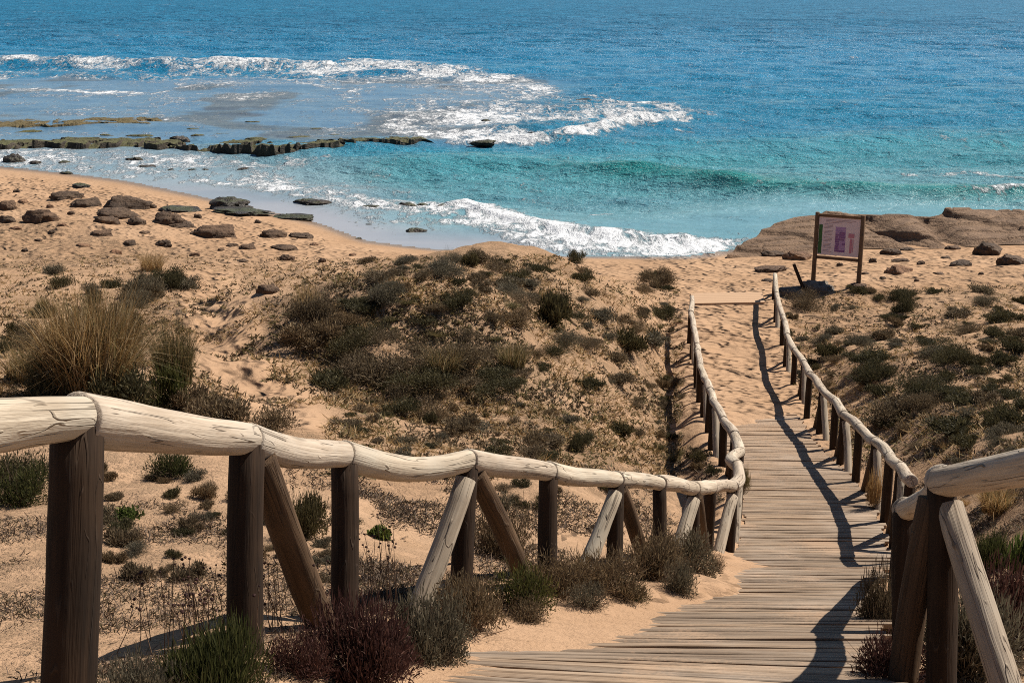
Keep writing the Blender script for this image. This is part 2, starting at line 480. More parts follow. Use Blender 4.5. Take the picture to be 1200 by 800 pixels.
M['olive'] = mat_leaf("olive_grass", (0.05, 0.045, 0.018), (0.13, 0.105, 0.045), (0.30, 0.24, 0.12), 0.4)
M['red'] = mat_leaf("reddish_heath", (0.030, 0.013, 0.011), (0.075, 0.032, 0.026), (0.16, 0.08, 0.06), 0.25)
M['green'] = mat_leaf("green_heath", (0.020, 0.024, 0.008), (0.055, 0.058, 0.018), (0.14, 0.13, 0.045), 0.4)
M['bright'] = mat_leaf("bright_succulent", (0.028, 0.042, 0.010), (0.070, 0.095, 0.022), (0.17, 0.19, 0.05), 0.4)
M['twig'] = mat_leaf("dry_twig", (0.04, 0.026, 0.018), (0.10, 0.065, 0.045), (0.22, 0.155, 0.11), 0.1)

def mat_flat(name, c, rough=0.7, n=0.15):
    m = NT(name)
    k = m.noise(m.objco(), 7.0, 4, 0.6)
    cc = m.mix(m.math('MULTIPLY', k, n * 2), C4(c), C4(tuple(0.55 * q for q in c)))
    return m.set(color=cc, rough=rough, spec=0.3)
M['panel'] = mat_flat("faded_panel", (0.68, 0.55, 0.57), 0.5, 0.1)
M['purple'] = mat_flat("purple_print", (0.22, 0.085, 0.24), 0.5)
M['purple_light'] = mat_flat("pale_purple_print", (0.38, 0.22, 0.42), 0.5)
M['pink'] = mat_flat("pink_print", (0.50, 0.20, 0.26), 0.5)
M['ink'] = mat_flat("faded_ink", (0.33, 0.23, 0.25), 0.5)
M['green_strip'] = mat_flat("green_strip", (0.035, 0.115, 0.035), 0.5)
M['sign_wood'] = mat_wood("sign_wood", (0.11, 0.062, 0.035), (0.27, 0.165, 0.095), 0.5)

# ------------------------------------------------------------------ boardwalk stations (left edge, right edge)
ST = []
ST.append((np.array([-2.55, -2.6, HC - 0.55]), np.array([-0.75, -3.3, HC - 0.60])))
ST.append((np.array([-1.72, 1.35, HC - 1.72]), np.array([0.15, 0.75, HC - 1.60])))
for L, R in [((490, 790, 5.9), (1055, 826, 5.6)), ((545, 761, 7.0), (1045, 768, 6.85)), ((690, 719, 8.6), (1038, 721, 8.5)),
             ((785, 687, 10.5), (1034, 688, 10.4)), ((833, 667, 12.0), (1039, 668, 11.95)), ((860, 651, 13.6), (1044, 652, 13.55)),
             ((868, 575, 16.8), (1013, 576, 16.75)), ((831, 500, 21.5), (944, 501, 21.45)), ((818, 430, 28.0), (910, 430, 28.0)),
             ((808, 350, 35.0), (897, 350, 35.0)), ((800, 335, 37.0), (892, 335, 37.0))]:
    ST.append((unproj(*L), unproj(*R)))
def catmull(P, n):
    P = np.asarray(P); out = []
    Q = np.vstack([2 * P[0] - P[1], P, 2 * P[-1] - P[-2]])
    for i in range(1, len(Q) - 2):
        t = np.linspace(0, 1, n, endpoint=False)[:, None]
        a, b, c, d = Q[i - 1], Q[i], Q[i + 1], Q[i + 2]
        out.append(0.5 * ((2 * b) + (-a + c) * t + (2 * a - 5 * b + 4 * c - d) * t ** 2 + (-a + 3 * b - 3 * c + d) * t ** 3))
    out.append(Q[-2][None])
    return np.concatenate(out)
PL = catmull([a for a, b in ST], 24); PR = catmull([b for a, b in ST], 24)
PC = 0.5 * (PL + PR)
PS = np.concatenate([[0], np.cumsum(np.linalg.norm(np.diff(PC, axis=0), axis=1))])
PV = proj(PC[:, 0], PC[:, 1], PC[:, 2])[1]      # photo row of each station, used to say where sand lies on the boards

def path_coords(x, y):
    """nearest station index, across 0..1 (outside: <0, >1), height of the boards, metres outside"""
    x = np.asarray(x, float).ravel(); y = np.asarray(y, float).ravel()
    idx = np.zeros(len(x), int)
    for s in range(0, len(x), 20000):
        dx = x[s:s + 20000, None] - PC[None, :, 0]; dy = y[s:s + 20000, None] - PC[None, :, 1]
        idx[s:s + 20000] = np.argmin(dx * dx + dy * dy, 1)
    L, R = PL[idx], PR[idx]
    w = R - L
    ww = w[:, 0] ** 2 + w[:, 1] ** 2
    t = ((x - L[:, 0]) * w[:, 0] + (y - L[:, 1]) * w[:, 1]) / ww
    T = np.gradient(PC, axis=0)[idx]
    along = ((x - PC[idx, 0]) * T[:, 0] + (y - PC[idx, 1]) * T[:, 1]) / (T[:, 0] ** 2 + T[:, 1] ** 2)
    z = L[:, 2] + w[:, 2] * np.clip(t, 0, 1) + np.clip(along, -1.5, 1.5) * T[:, 2]
    wid = np.sqrt(ww)
    out = np.where(t < 0, -t * wid, np.where(t > 1, (t - 1) * wid, 0))
    return idx, t, z, out

# ------------------------------------------------------------------ terrain
CTRL = [(81, 810, 4.4), (287, 742, 5.5), (402, 722, 6.55), (543, 702, 7.6), (641, 670, 8.6), (720, 656, 9.6), (773, 650, 10.6), (811, 648, 11.6), (829, 652, 12.6), (851, 655, 13.6),
        (-100, 760, 6.2), (-200, 650, 9), (150, 650, 8.4), (150, 560, 11.0), (40, 560, 11.0), (250, 500, 13.2), (170, 745, 6.35), (330, 660, 8.4), (100, 470, 14), (-150, 480, 13),
        (300, 600, 10.2), (450, 640, 9.8), (450, 560, 12), (350, 500, 14), (450, 500, 15), (450, 455, 17.8), (550, 485, 17.2), (600, 560, 12.8), (700, 560, 13.3), (720, 600, 11.9),
        (550, 440, 19.6), (550, 380, 21.8), (550, 325, 25.6), (550, 299, 28), (650, 299, 29.5), (480, 301, 29), (430, 312, 31), (720, 400, 25.8), (740, 470, 22.3), (760, 350, 33), (770, 520, 19.3), (700, 318, 31), (650, 380, 23.6), (470, 380, 21.8),
        (180, 312, 30), (100, 330, 28), (30, 335, 29), (30, 400, 20), (250, 400, 21.0), (300, 400, 22), (330, 345, 31), (250, 345, 30), (340, 450, 17.5), (400, 312, 35), (300, 300, 40), (200, 300, 41), (100, 270, 46), (0, 260, 48), (0, 225, 58), (-200, 300, 42), (-200, 400, 20),
        (800, 320, 40), (700, 305, 44), (870, 330, 38.5), (950, 337, 36.5), (1003, 335, 36.5), (1100, 310, 41), (1190, 310, 41), (1000, 300, 44.5), (1150, 295, 45.5), (1300, 300, 44),
        (1180, 640, 9.2), (1180, 560, 13.2), (1150, 480, 18.8), (1100, 420, 24.2), (1100, 370, 30), (1150, 335, 35.5), (1000, 420, 26.2), (980, 380, 31), (1000, 350, 34.5), (1300, 480, 18), (1300, 380, 28), (1400, 320, 36), (1080, 520, 16.9), (1050, 480, 20.8), (1100, 600, 11.4), (1120, 560, 14)]
CP_W = [unproj(*c) for c in CTRL] + [PC[i] for i in range(0, len(PC), 12)]
for x, y, d in [(-4, 0.5, 1.6), (4, 0.8, 1.9), (-6, -6, 0.4), (6, -6, 0.5), (11, 6, 3.0), (-10, 6, 2.9), (30, 20, 6.5), (-30, 20, 6.3), (-40, 45, 9.0), (40, 42, 9.0), (5, 3.0, 2.6)]:
    CP_W.append(np.array([x, y, HC - d]))
CP_W = np.array(CP_W)
# shoreline: dry edge of the beach
SHORE_PX = [(-400, 176), (-150, 186), (0, 195), (80, 203), (150, 212), (230, 229), (300, 244), (380, 263), (430, 282), (500, 291), (600, 298), (700, 301), (800, 301), (860, 292), (900, 288), (1000, 280), (1200, 276), (1500, 270)]
SHORE = np.array([on_plane(u, v)[:2] for u, v in SHORE_PX])
for sx, sy in SHORE[2:13]: CP_W = np.vstack([CP_W, [sx, sy, 0.0]])
so = np.argsort(SHORE[:, 0]); SHX = SHORE[so, 0]; SHY = SHORE[so, 1]
def tps_fit(P, lam=0.02):
    n = len(P); S = 10.0
    A = P[:, :2] / S
    d2 = ((A[:, None] - A[None]) ** 2).sum(-1)
    K = 0.5 * d2 * np.log(d2 + 1e-12) + lam * np.eye(n)
    Q = np.hstack([np.ones((n, 1)), A])
    big = np.block([[K, Q], [Q.T, np.zeros((3, 3))]])
    return A, np.linalg.solve(big, np.concatenate([P[:, 2], np.zeros(3)])), S
TA, TW, TS = tps_fit(CP_W)
def tps(x, y):
    x = np.asarray(x, float).ravel(); y = np.asarray(y, float).ravel()
    out = np.zeros(len(x)); n = len(TA)
    for s in range(0, len(x), 20000):
        a = np.stack([x[s:s + 20000], y[s:s + 20000]], 1) / TS
        d2 = ((a[:, None] - TA[None]) ** 2).sum(-1)
        out[s:s + 20000] = (0.5 * d2 * np.log(d2 + 1e-12)) @ TW[:n] + TW[n] + a @ TW[n + 1:]
    return out
MOUNDS = []
for (u_, v_, z_, mr, mh) in [(400, 385, 21.8, 1.9, 0.65), (360, 355, 24.5, 1.7, 0.40), (600, 395, 21.5, 1.8, 0.45), (540, 360, 23.0, 1.5, 0.30), (455, 440, 18.5, 1.6, -0.40), (150, 420, 16.0, 1.3, 0.25), (690, 360, 26, 1.4, 0.35), (1060, 470, 20, 1.4, 0.20), (1090, 420, 24, 1.6, 0.25), (300, 420, 20.0, 1.1, -0.35)]:
    p_ = unproj(u_, v_, z_); MOUNDS.append((p_[0], p_[1], mr, mh))
DRIFT_V = [300, 420, 478, 490, 500, 512, 530, 640, 660, 668, 675, 685, 692, 700, 708, 717, 735, 750, 790, 830, 1200]
DRIFT_T = [1.3, 1.3, 1.25, 0.7, 0.35, 0.05, -0.02, -0.02, 0.02, 0.09, 0.20, 0.36, 0.40, 0.34, 0.26, 0.17, 0.10, 0.03, 0.00, -0.02, -0.02]
def terrain(x, y, full=False):
    shp = np.shape(x)
    x = np.asarray(x, float).ravel(); y = np.asarray(y, float).ravel()
    h = tps(x, y)
    ys = np.interp(x, SHX, SHY)
    inland = ys - y
    lump = (fbm(x / 2.3, y / 2.3, 3, 4) - 0.5) * 0.55 + (fbm(x / 0.6, y / 0.6, 9, 3) - 0.5) * 0.14
    for mx, my, mr, mh in MOUNDS: h = h + mh * np.exp(-((x - mx) ** 2 + (y - my) ** 2) / mr ** 2)
    amp = sstep(1.5, 14, inland)
    idx, t, zp, outm = path_coords(x, y)
    offp = sstep(0.05, 1.4, outm)
    h = h + lump * amp * offp * np.clip(0.55 + y / 22, 0.5, 1.0)
    h = h + (fbm(x / 3.0, y / 1.3, 31, 4) - 0.5) * 0.16 * (1 - amp) * sstep(0.2, 3, inland)
    # beach slopes into the water
    h = np.where(inland < 0, np.minimum(h, 0.045 * inland - 0.0), h)
    h = np.where((inland > 0) & (inland < 6), np.maximum(h, 0.02 + 0.012 * inland), h)
    h = np.maximum(h, -2.2)
    # boardwalk bed and the sand lying on it
    v = PV[idx]
    dt = np.interp(v, DRIFT_V, DRIFT_T)
    dt = dt + ((fbm(x / 0.7, y / 0.7, 55, 4) - 0.5) * 0.26 + (fbm(x / 0.14, y / 0.14, 57, 2) - 0.5) * 0.08) * (dt > 0.0)
    cover = sstep(0.09, -0.16, t - dt)                           # 1 where sand covers the boards
    bed = zp - 0.055 + cover * (0.074 + 0.03 * fbm(x / 0.35, y / 0.35, 59, 3))
    bed = bed - 0.50 * sstep(0.15, 0.85, outm) * (t < 0) * sstep(655, 610, v) * sstep(345, 385, v)
    edge_r = sstep(0.94, 1.04, t) * 0.05
    bed = bed + edge_r
    bed = bed + sstep(0.02, -0.10, t) * 0.03 * (1 - cover)
    k = 1 - sstep(0.0, 1.8, outm)
    last = idx >= len(PC) - 2
    k = np.where(last | (idx <= 1), 0, k)
    fadebeach = sstep(460, 380, v)
    bed = bed - 0.0 * fadebeach
    h = h * (1 - k) + bed * k
    if full:
        return h, idx, t, outm, cover, inland
    return h.reshape(shp)

def ground_at(u, v):
    """where the sight line through a photo point meets the ground"""
    Zs = np.concatenate([np.arange(2.4, 20, 0.04), np.arange(20, 75, 0.12)])
    P = np.array([unproj(u, v, Z) for Z in Zs])
    d = P[:, 2] - terrain(P[:, 0], P[:, 1])
    k = np.where(d < 0)[0]
    i = k[0] if len(k) else len(Zs) - 1
    p = P[i].copy(); p[2] = float(terrain(np.array([p[0]]), np.array([p[1]]))[0])
    return p, Zs[i]

def axis(lo, hi, base, grow):
    a = [0.0]
    while a[-1] < hi: a.append(a[-1] + base + grow * abs(a[-1]))
    b = [0.0]
    while b[-1] > lo: b.append(b[-1] - base - grow * abs(b[-1]))
    return np.array(b[:0:-1] + a)
gx = axis(-75, 75, 0.045, 0.011)
gy = np.concatenate([axis(-9, 0, 0.05, 0.05)[:-1], axis(0, 78, 0.035, 0.0058)])
gy = np.unique(np.round(gy, 5))
GX, GY = np.meshgrid(gx, gy)
hz, tidx, tt, tout, tcov, tinl = terrain(GX, GY, True)
nx, ny = len(gx), len(gy)
xs, ys_ = GX.ravel(), GY.ravel()
tu, tv, tZ = proj(xs, ys_, hz)
_HZ = hz.reshape(len(gy), len(gx))
_terrain_full = terrain
def terrain(x, y, full=False):
    """height of the built ground sheet (bilinear), so that things stand on the mesh itself"""
    shp = np.shape(x)
    x = np.clip(np.asarray(x, float).ravel(), gx[0], gx[-1] - 1e-6); y = np.clip(np.asarray(y, float).ravel(), gy[0], gy[-1] - 1e-6)
    i = np.clip(np.searchsorted(gx, x, side='right') - 1, 0, len(gx) - 2); j = np.clip(np.searchsorted(gy, y, side='right') - 1, 0, len(gy) - 2)
    fx = (x - gx[i]) / (gx[i + 1] - gx[i]); fy = (y - gy[j]) / (gy[j + 1] - gy[j])
    h = (_HZ[j, i] * (1 - fx) + _HZ[j, i + 1] * fx) * (1 - fy) + (_HZ[j + 1, i] * (1 - fx) + _HZ[j + 1, i + 1] * fx) * fy
    return h.reshape(shp)
# where people walk, where scrub grows, where the beach is wet
zone_beach = sstep(6, 1, np.abs(tinl - 9)) * sstep(1.0, 3.0, tinl)
onpath = (1 - sstep(0.0, 0.5, tout))
foot = np.maximum(onpath * sstep(520, 470, PV[tidx]), sstep(3.5, 1.2, hz) * sstep(1.5, 4.0, tinl) * 0.8)
trail_pts = np.array([ground_at(u, v)[0][:2] for u, v in [(240, 318), (243, 345), (248, 375), (255, 400), (270, 425), (300, 450), (330, 480)]])
dtr = np.min([np.hypot(xs - a, ys_ - b) for a, b in catmull(np.c_[trail_pts, np.zeros(len(trail_pts))], 8)[:, :2]], 0)
hz -= 0.13 * np.exp(-(dtr / 0.38) ** 2) * (0.5 + fbm(xs / 0.3, ys_ / 0.3, 66, 2))     # the trodden track is worn into the slope
foot = np.maximum(foot, sstep(0.9, 0.3, dtr))
foot = np.maximum(foot, 0.45 * (tout < 0.9) * (tcov > 0.5) * (PV[tidx] > 520))
veg = sstep(8, 15, tinl) * (1 - sstep(0.7, 0.1, tout)) * sstep(0.5, 1.2, dtr)
veg = veg * np.clip(0.35 + 1.3 * (fbm(xs / 3.5, ys_ / 3.5, 77, 3) - 0.35), 0, 1) * np.clip(ys_ / 12, 0.6, 1)
wet = sstep(1.6, 0.2, tinl) * sstep(0.30, 0.05, hz)
ripple = 1 - foot
i = np.arange(ny - 1)[:, None] * nx; j = np.arange(nx - 1)[None, :]
tf = np.stack([i + j, i + j + 1, i + nx + j + 1, i + nx + j], -1).reshape(-1, 4)
ground = obj("ground", np_mesh("ground", np.stack([xs, ys_, hz], 1), tf, True,
             {"foot": ('FLOAT', foot), "veg": ('FLOAT', veg), "wet": ('FLOAT', wet), "ripple": ('FLOAT', ripple)}), M['sand'])
tag(ground, "tan dune sand sloping down to the beach and the sea", None, None, "structure")

# ------------------------------------------------------------------ sea
def polymask(U, V, pts, soft=1.0):
    """distance field to a polyline in photo rows, each point (u, v, half height, strength)"""
    out = np.zeros_like(U)
    for (u0, v0, w0, s0), (u1, v1, w1, s1) in zip(pts[:-1], pts[1:]):
        du, dv = u1 - u0, v1 - v0
        k = np.clip(((U - u0) * du + (V - v0) * dv * 9) / (du * du + dv * dv * 9 + 1e-9), 0, 1)
        w = w0 + (w1 - w0) * k; s = s0 + (s1 - s0) * k
        d = np.sqrt(((U - u0 - du * k) / 3.0) ** 2 + (V - v0 - dv * k) ** 2) / w
        out = np.maximum(out, s * sstep(1.0 + soft, 0.35, d))
    return out
def build_sea():
    rows = np.concatenate([np.arange(312, 60, -0.55), np.arange(60, 0, -0.45), np.arange(0, -20, -0.8)])
    yr = np.array([on_plane(600, v)[1] for v in rows])
    yr = np.concatenate([[34, 38], yr[yr > 40], yr[-1] * np.geomspace(1.15, 12, 14)])
    xr = np.concatenate([np.linspace(-1.1, -0.47, 40)[:-1], np.linspace(-0.47, 0.47, 760), np.linspace(0.47, 1.1, 40)[1:]])
    Y, A = np.meshgrid(yr, xr, indexing='ij')
    X = Y * A
    n0, n1 = Y.shape
    x, y = X.ravel(), Y.ravel()
    U, V, _ = proj(x, y, np.zeros_like(x))
    ysh = np.interp(x, SHX, SHY)
    off = y - ysh                                         # metres offshore
    wob = (fbm(U / 60, V / 14, 5, 3) - 0.5)
    wob2 = (fbm(x / 2.0, y / 3.0, 15, 4) - 0.5)
    Uw = U + wob2 * 26; Vw = V + wob * 7 + wob2 * 3
    # --- reef flat: shallow calm shelf behind the outer breaker on the left
    reef = sstep(86, 96, Vw) * sstep(172, 160, Vw) * sstep(700, 560, U + (V - 120) * 1.2)
    film = sstep(5.5, 1.0, off) * sstep(200, 230, V) * sstep(720, 600, U)
    # --- foam, with sun glitter painted in as white flecks
    fm = np.zeros_like(U)
    lines = [
        [(-300, 74, 3, .80), (0, 75, 2.5, .85), (100, 78, 2.2, .78), (200, 81, 3, .78), (330, 83, 4, .84), (440, 82, 4, .88), (540, 87, 5, .88), (600, 96, 6, .84), (650, 107, 5, .76)],
        [(-100, 80, 9, .55), (150, 86, 9, .58), (350, 90, 10, .62), (520, 96, 11, .66), (640, 108, 8, .66)],
        [(-200, 84, 2.5, .55), (60, 90, 3, .55), (160, 92, 3, .5)], [(-200, 104, 1.6, .8), (0, 105, 1.6, .8), (110, 107, 1.8, .85), (180, 108, 1.5, .6), (260, 103, 2, .5)],
        [(335, 92, 2, .7), (370, 98, 3, .8), (395, 105, 2, .6)], [(470, 113, 2, .6), (455, 118, 3, .8), (470, 126, 3, .7)],
        [(560, 120, 3, .5), (620, 116, 3, .6), (690, 113, 3, .6), (740, 122, 3, .7), (790, 128, 4, .85), (830, 132, 3, .6)],
        [(450, 154, 4, .75), (480, 142, 13, .84), (530, 136, 15, .86), (600, 138, 15, .84), (680, 140, 12, .82), (740, 135, 9, .84), (800, 134, 6, .75)],
        [(480, 118, 7, .6), (560, 116, 9, .62), (640, 118, 9, .66), (720, 124, 8, .7)],
        [(460, 155, 4, .75), (540, 160, 5, .85), (600, 162, 4, .95), (640, 163, 4, .9), (700, 158, 5, .95), (740, 147, 6, 1), (775, 143, 4, .95), (800, 136, 4, .8)],
        [(0, 186, 8, .72), (130, 186, 9, .75), (200, 190, 9, .72), (300, 194, 10, .66), (390, 188, 6, .6)], [(0, 182, 5, .7), (60, 188, 5, .6), (140, 192, 3, .7), (220, 197, 3, .6), (300, 203, 3, .5)],
        [(205, 216, 2, .8), (225, 211, 2.5, .9), (260, 216, 7, .78), (330, 224, 13, .80), (400, 233, 13, .80), (450, 240, 11, .80), (520, 247, 7, .82)],
        [(240, 206, 8, .66), (320, 209, 8, .68), (400, 212, 7, .64), (470, 222, 6, .6)], [(330, 235, 4, .7), (400, 250, 4, .6), (470, 254, 4, .6), (530, 262, 4, .7)],
        [(530, 243, 5, .8), (555, 240, 8, 1), (575, 250, 11, 1), (600, 262, 11, 1), (640, 274, 10, .95), (700, 284, 11, .95), (780, 290, 10, .95), (850, 289, 7, .9), (900, 282, 4, .6)],
        [(555, 262, 7, .95), (600, 278, 7, .9), (660, 292, 6, .85), (760, 298, 5, .9), (850, 295, 4, .9)],
        [(690, 252, 2, .75), (720, 250, 2, .6)], [(1040, 208, 1.5, .6), (1130, 211, 2, .75), (1200, 209, 2, .8), (1300, 208, 2, .8)],
        [(1120, 236, 2, .6), (1200, 238, 2, .7)], [(940, 142, 1.5, .7), (952, 145, 1.5, .6)], [(870, 135, 1.2, .6), (885, 137, 1.2, .5)], [(1095, 171, 1.2, .7), (1105, 170, 1, .6)],  # second pair paints a sun sparkle as foam
        [(780, 148, 3, .55), (830, 158, 3, .4)], [(830, 230, 2, .35), (900, 222, 2, .35)]]
    for L in lines: fm = np.maximum(fm, polymask(Uw, Vw, L))
    fm = np.maximum(fm, reef * (0.36 + 0.22 * sstep(0.45, 0.65, fbm(x / 9, y / 12, 91, 3))))
    fm = np.maximum(fm, 0.62 * sstep(18, 3, off) * sstep(600, 480, U) * sstep(165, 178, V))
    fm = np.maximum(fm, 0.24 + 0.10 * sstep(0.5, 0.7, fbm(x / 12, y / 20, 95, 3)))  # low foam everywhere: scattered flecks painted for sun glitter on open water
    fm = fm * (1 - 0.8 * film * sstep(560, 500, U))
    fm = np.maximum(fm, 0.85 * sstep(1.5, 0.2, off) * sstep(620, 700, U) * sstep(900, 860, U))
    fm = fm * sstep(-0.3, 0.2, off)
    fm = np.clip(fm * (0.80 + 0.45 * (fbm(x / 3.0, y / 5.0, 41, 3))), 0, 1)
    # --- waves: sum of travelling ripples, long ones outside
    spacing = np.maximum(np.gradient(yr)[:, None] * np.ones(n1)[None], 0.02).ravel()
    r = np.random.default_rng(3)
    z = np.zeros_like(x)
    calm = np.clip(0.22 + 0.78 * sstep(3, 16, off), 0, 1) * (1 - 0.72 * reef) * (1 - 0.9 * film)
    for lam in [0.9, 1.2, 1.6, 2.1, 2.8, 3.6, 4.7, 6.2, 8.5, 11.5, 15, 21, 30, 42, 60]:
        for q in range(3):
            ang = r.normal(0, 0.42)
            l = lam * r.uniform(0.85, 1.15)
            kx, ky = math.sin(ang) * 2 * math.pi / l, -math.cos(ang) * 2 * math.pi / l
            amp = 0.0085 * l ** 0.86
            if l > 10: amp = 0.0085 * 10 ** 0.86 * (10 / l) ** 0.15
            loc = sstep(2.2, 4.0, l / spacing)
            ph = kx * x + ky * y + r.uniform(0, 6.28) + 2.2 * fbm(x / (3 * l), y / (3 * l), int(l * 10) + q, 2)
            env = 0.35 + 1.3 * fbm(x / (4 * l), y / (2.5 * l), int(l * 7) + q + 50, 2)
            z += amp * env * loc * (np.sin(ph) + 0.25 * np.cos(2 * ph))
    z *= calm
    # rising swell before the beach, a breaker at the shore, breaker over the outer reef
    def ridge(pts, hgt, front, back, taper=60):
        P = np.array([on_plane(u, v) for u, v in pts]); k = np.argsort(P[:, 0])
        yc = np.interp(x, P[k, 0], P[k, 1]); d = y - yc
        e = np.where(d < 0, np.exp(-(d / front) ** 2), np.exp(-(d / back) ** 2))
        lo, hi = P[:, 0].min(), P[:, 0].max(); m = (hi - lo) * 0.18
        return hgt * e * sstep(lo, lo + m, x) * sstep(hi, hi - m, x)
    yr_sw = ridge([(600, 196), (700, 203), (830, 214), (900, 221), (1000, 229), (1100, 235), (1200, 238), (1400, 240)], 0.62, 1.1, 2.6)
    z += yr_sw
    z += ridge([(500, 240), (545, 240), (570, 250), (600, 260), (650, 272), (720, 281), (800, 286), (860, 286)], 0.20, 0.6, 1.6) * (0.6 + 0.8 * fbm(x / 1.2, y / 1.2, 61, 3))
    z += ridge([(-200, 75), (0, 76), (100, 78), (200, 81), (330, 82), (440, 81), (540, 86), (620, 97)], 0.95, 2.5, 6.0) * (0.5 + 0.9 * fbm(x / 6, y / 9, 63, 3))
    z += ridge([(600, 163), (650, 163), (700, 158), (740, 147), (775, 143), (820, 134)], 0.45, 1.0, 2.0) * (0.5 + 0.9 * fbm(x / 2, y / 3, 64, 3))
    z += fm * 0.10 * (fbm(x / 0.5, y / 0.8, 70, 3)) * sstep(0.3, 2.5, off)
    z = np.where(off < 2.0, z * sstep(-0.2, 2.0, off) + 0.012, z + 0.012)
    z = np.where(off < -0.5, -0.35, z)
    # --- colour of the water itself: sand bottom, reef bottom, deep; the film's sheen is painted
    deep = np.array([0.008, 0.178, 0.325]); teal = np.array([0.016, 0.195, 0.315]); turq = np.array([0.065, 0.275, 0.315]); aqua = np.array([0.26, 0.315, 0.350])
    flat = np.array([0.105, 0.195, 0.285]); film_sheen = np.array([0.31, 0.305, 0.315])
    f_deep = sstep(150, 60, V)[:, None]
    right = sstep(520, 760, U)[:, None]
    c = teal * (1 - f_deep) + deep * f_deep
    inner = (sstep(150, 190, V + (U - 800) * 0.03))[:, None]
    c = c * (1 - inner) + turq * inner
    c = c + 0.010 * right
    sh = (sstep(24, 5, off) * (0.42 + 0.42 * sstep(560, 380, U)))[:, None]
    c = c * (1 - sh) + aqua * sh
    c = c * (1 - reef[:, None]) + flat * reef[:, None]
    patch = (reef * sstep(0.50, 0.62, fbm(x / 7, y / 9, 90, 4)))[:, None] * 0.7
    c = c * (1 - patch) + np.array([0.085, 0.075, 0.06]) * patch
    c = c * (1 - film[:, None]) + film_sheen * film[:, None]  # wet film: reflected sky sheen put into the water's colour
    fsw = np.clip(yr_sw / 0.62, 0, 1)[:, None] * 0.8
    c = c * (1 - fsw) + np.array([0.008, 0.185, 0.165]) * fsw
    i = np.arange(n0 - 1)[:, None] * n1; j = np.arange(n1 - 1)[None, :]
    f = np.stack([i + j, i + j + 1, i + n1 + j + 1, i + n1 + j], -1).reshape(-1, 4)
    me = np_mesh("sea", np.stack([x, y, z], 1), f, True, {"foam": ('FLOAT', fm), "calm": ('FLOAT', np.clip(calm, 0.03, 1)), "dist": ('FLOAT', y),
                 "wcol": ('FLOAT_COLOR', np.hstack([np.clip(c, 0, 1), np.ones((len(c), 1))]))})
    o = obj("sea", me, M['sea'])
    tag(o, "blue and turquoise sea with white breakers over a reef", None, None, "structure")
build_sea()

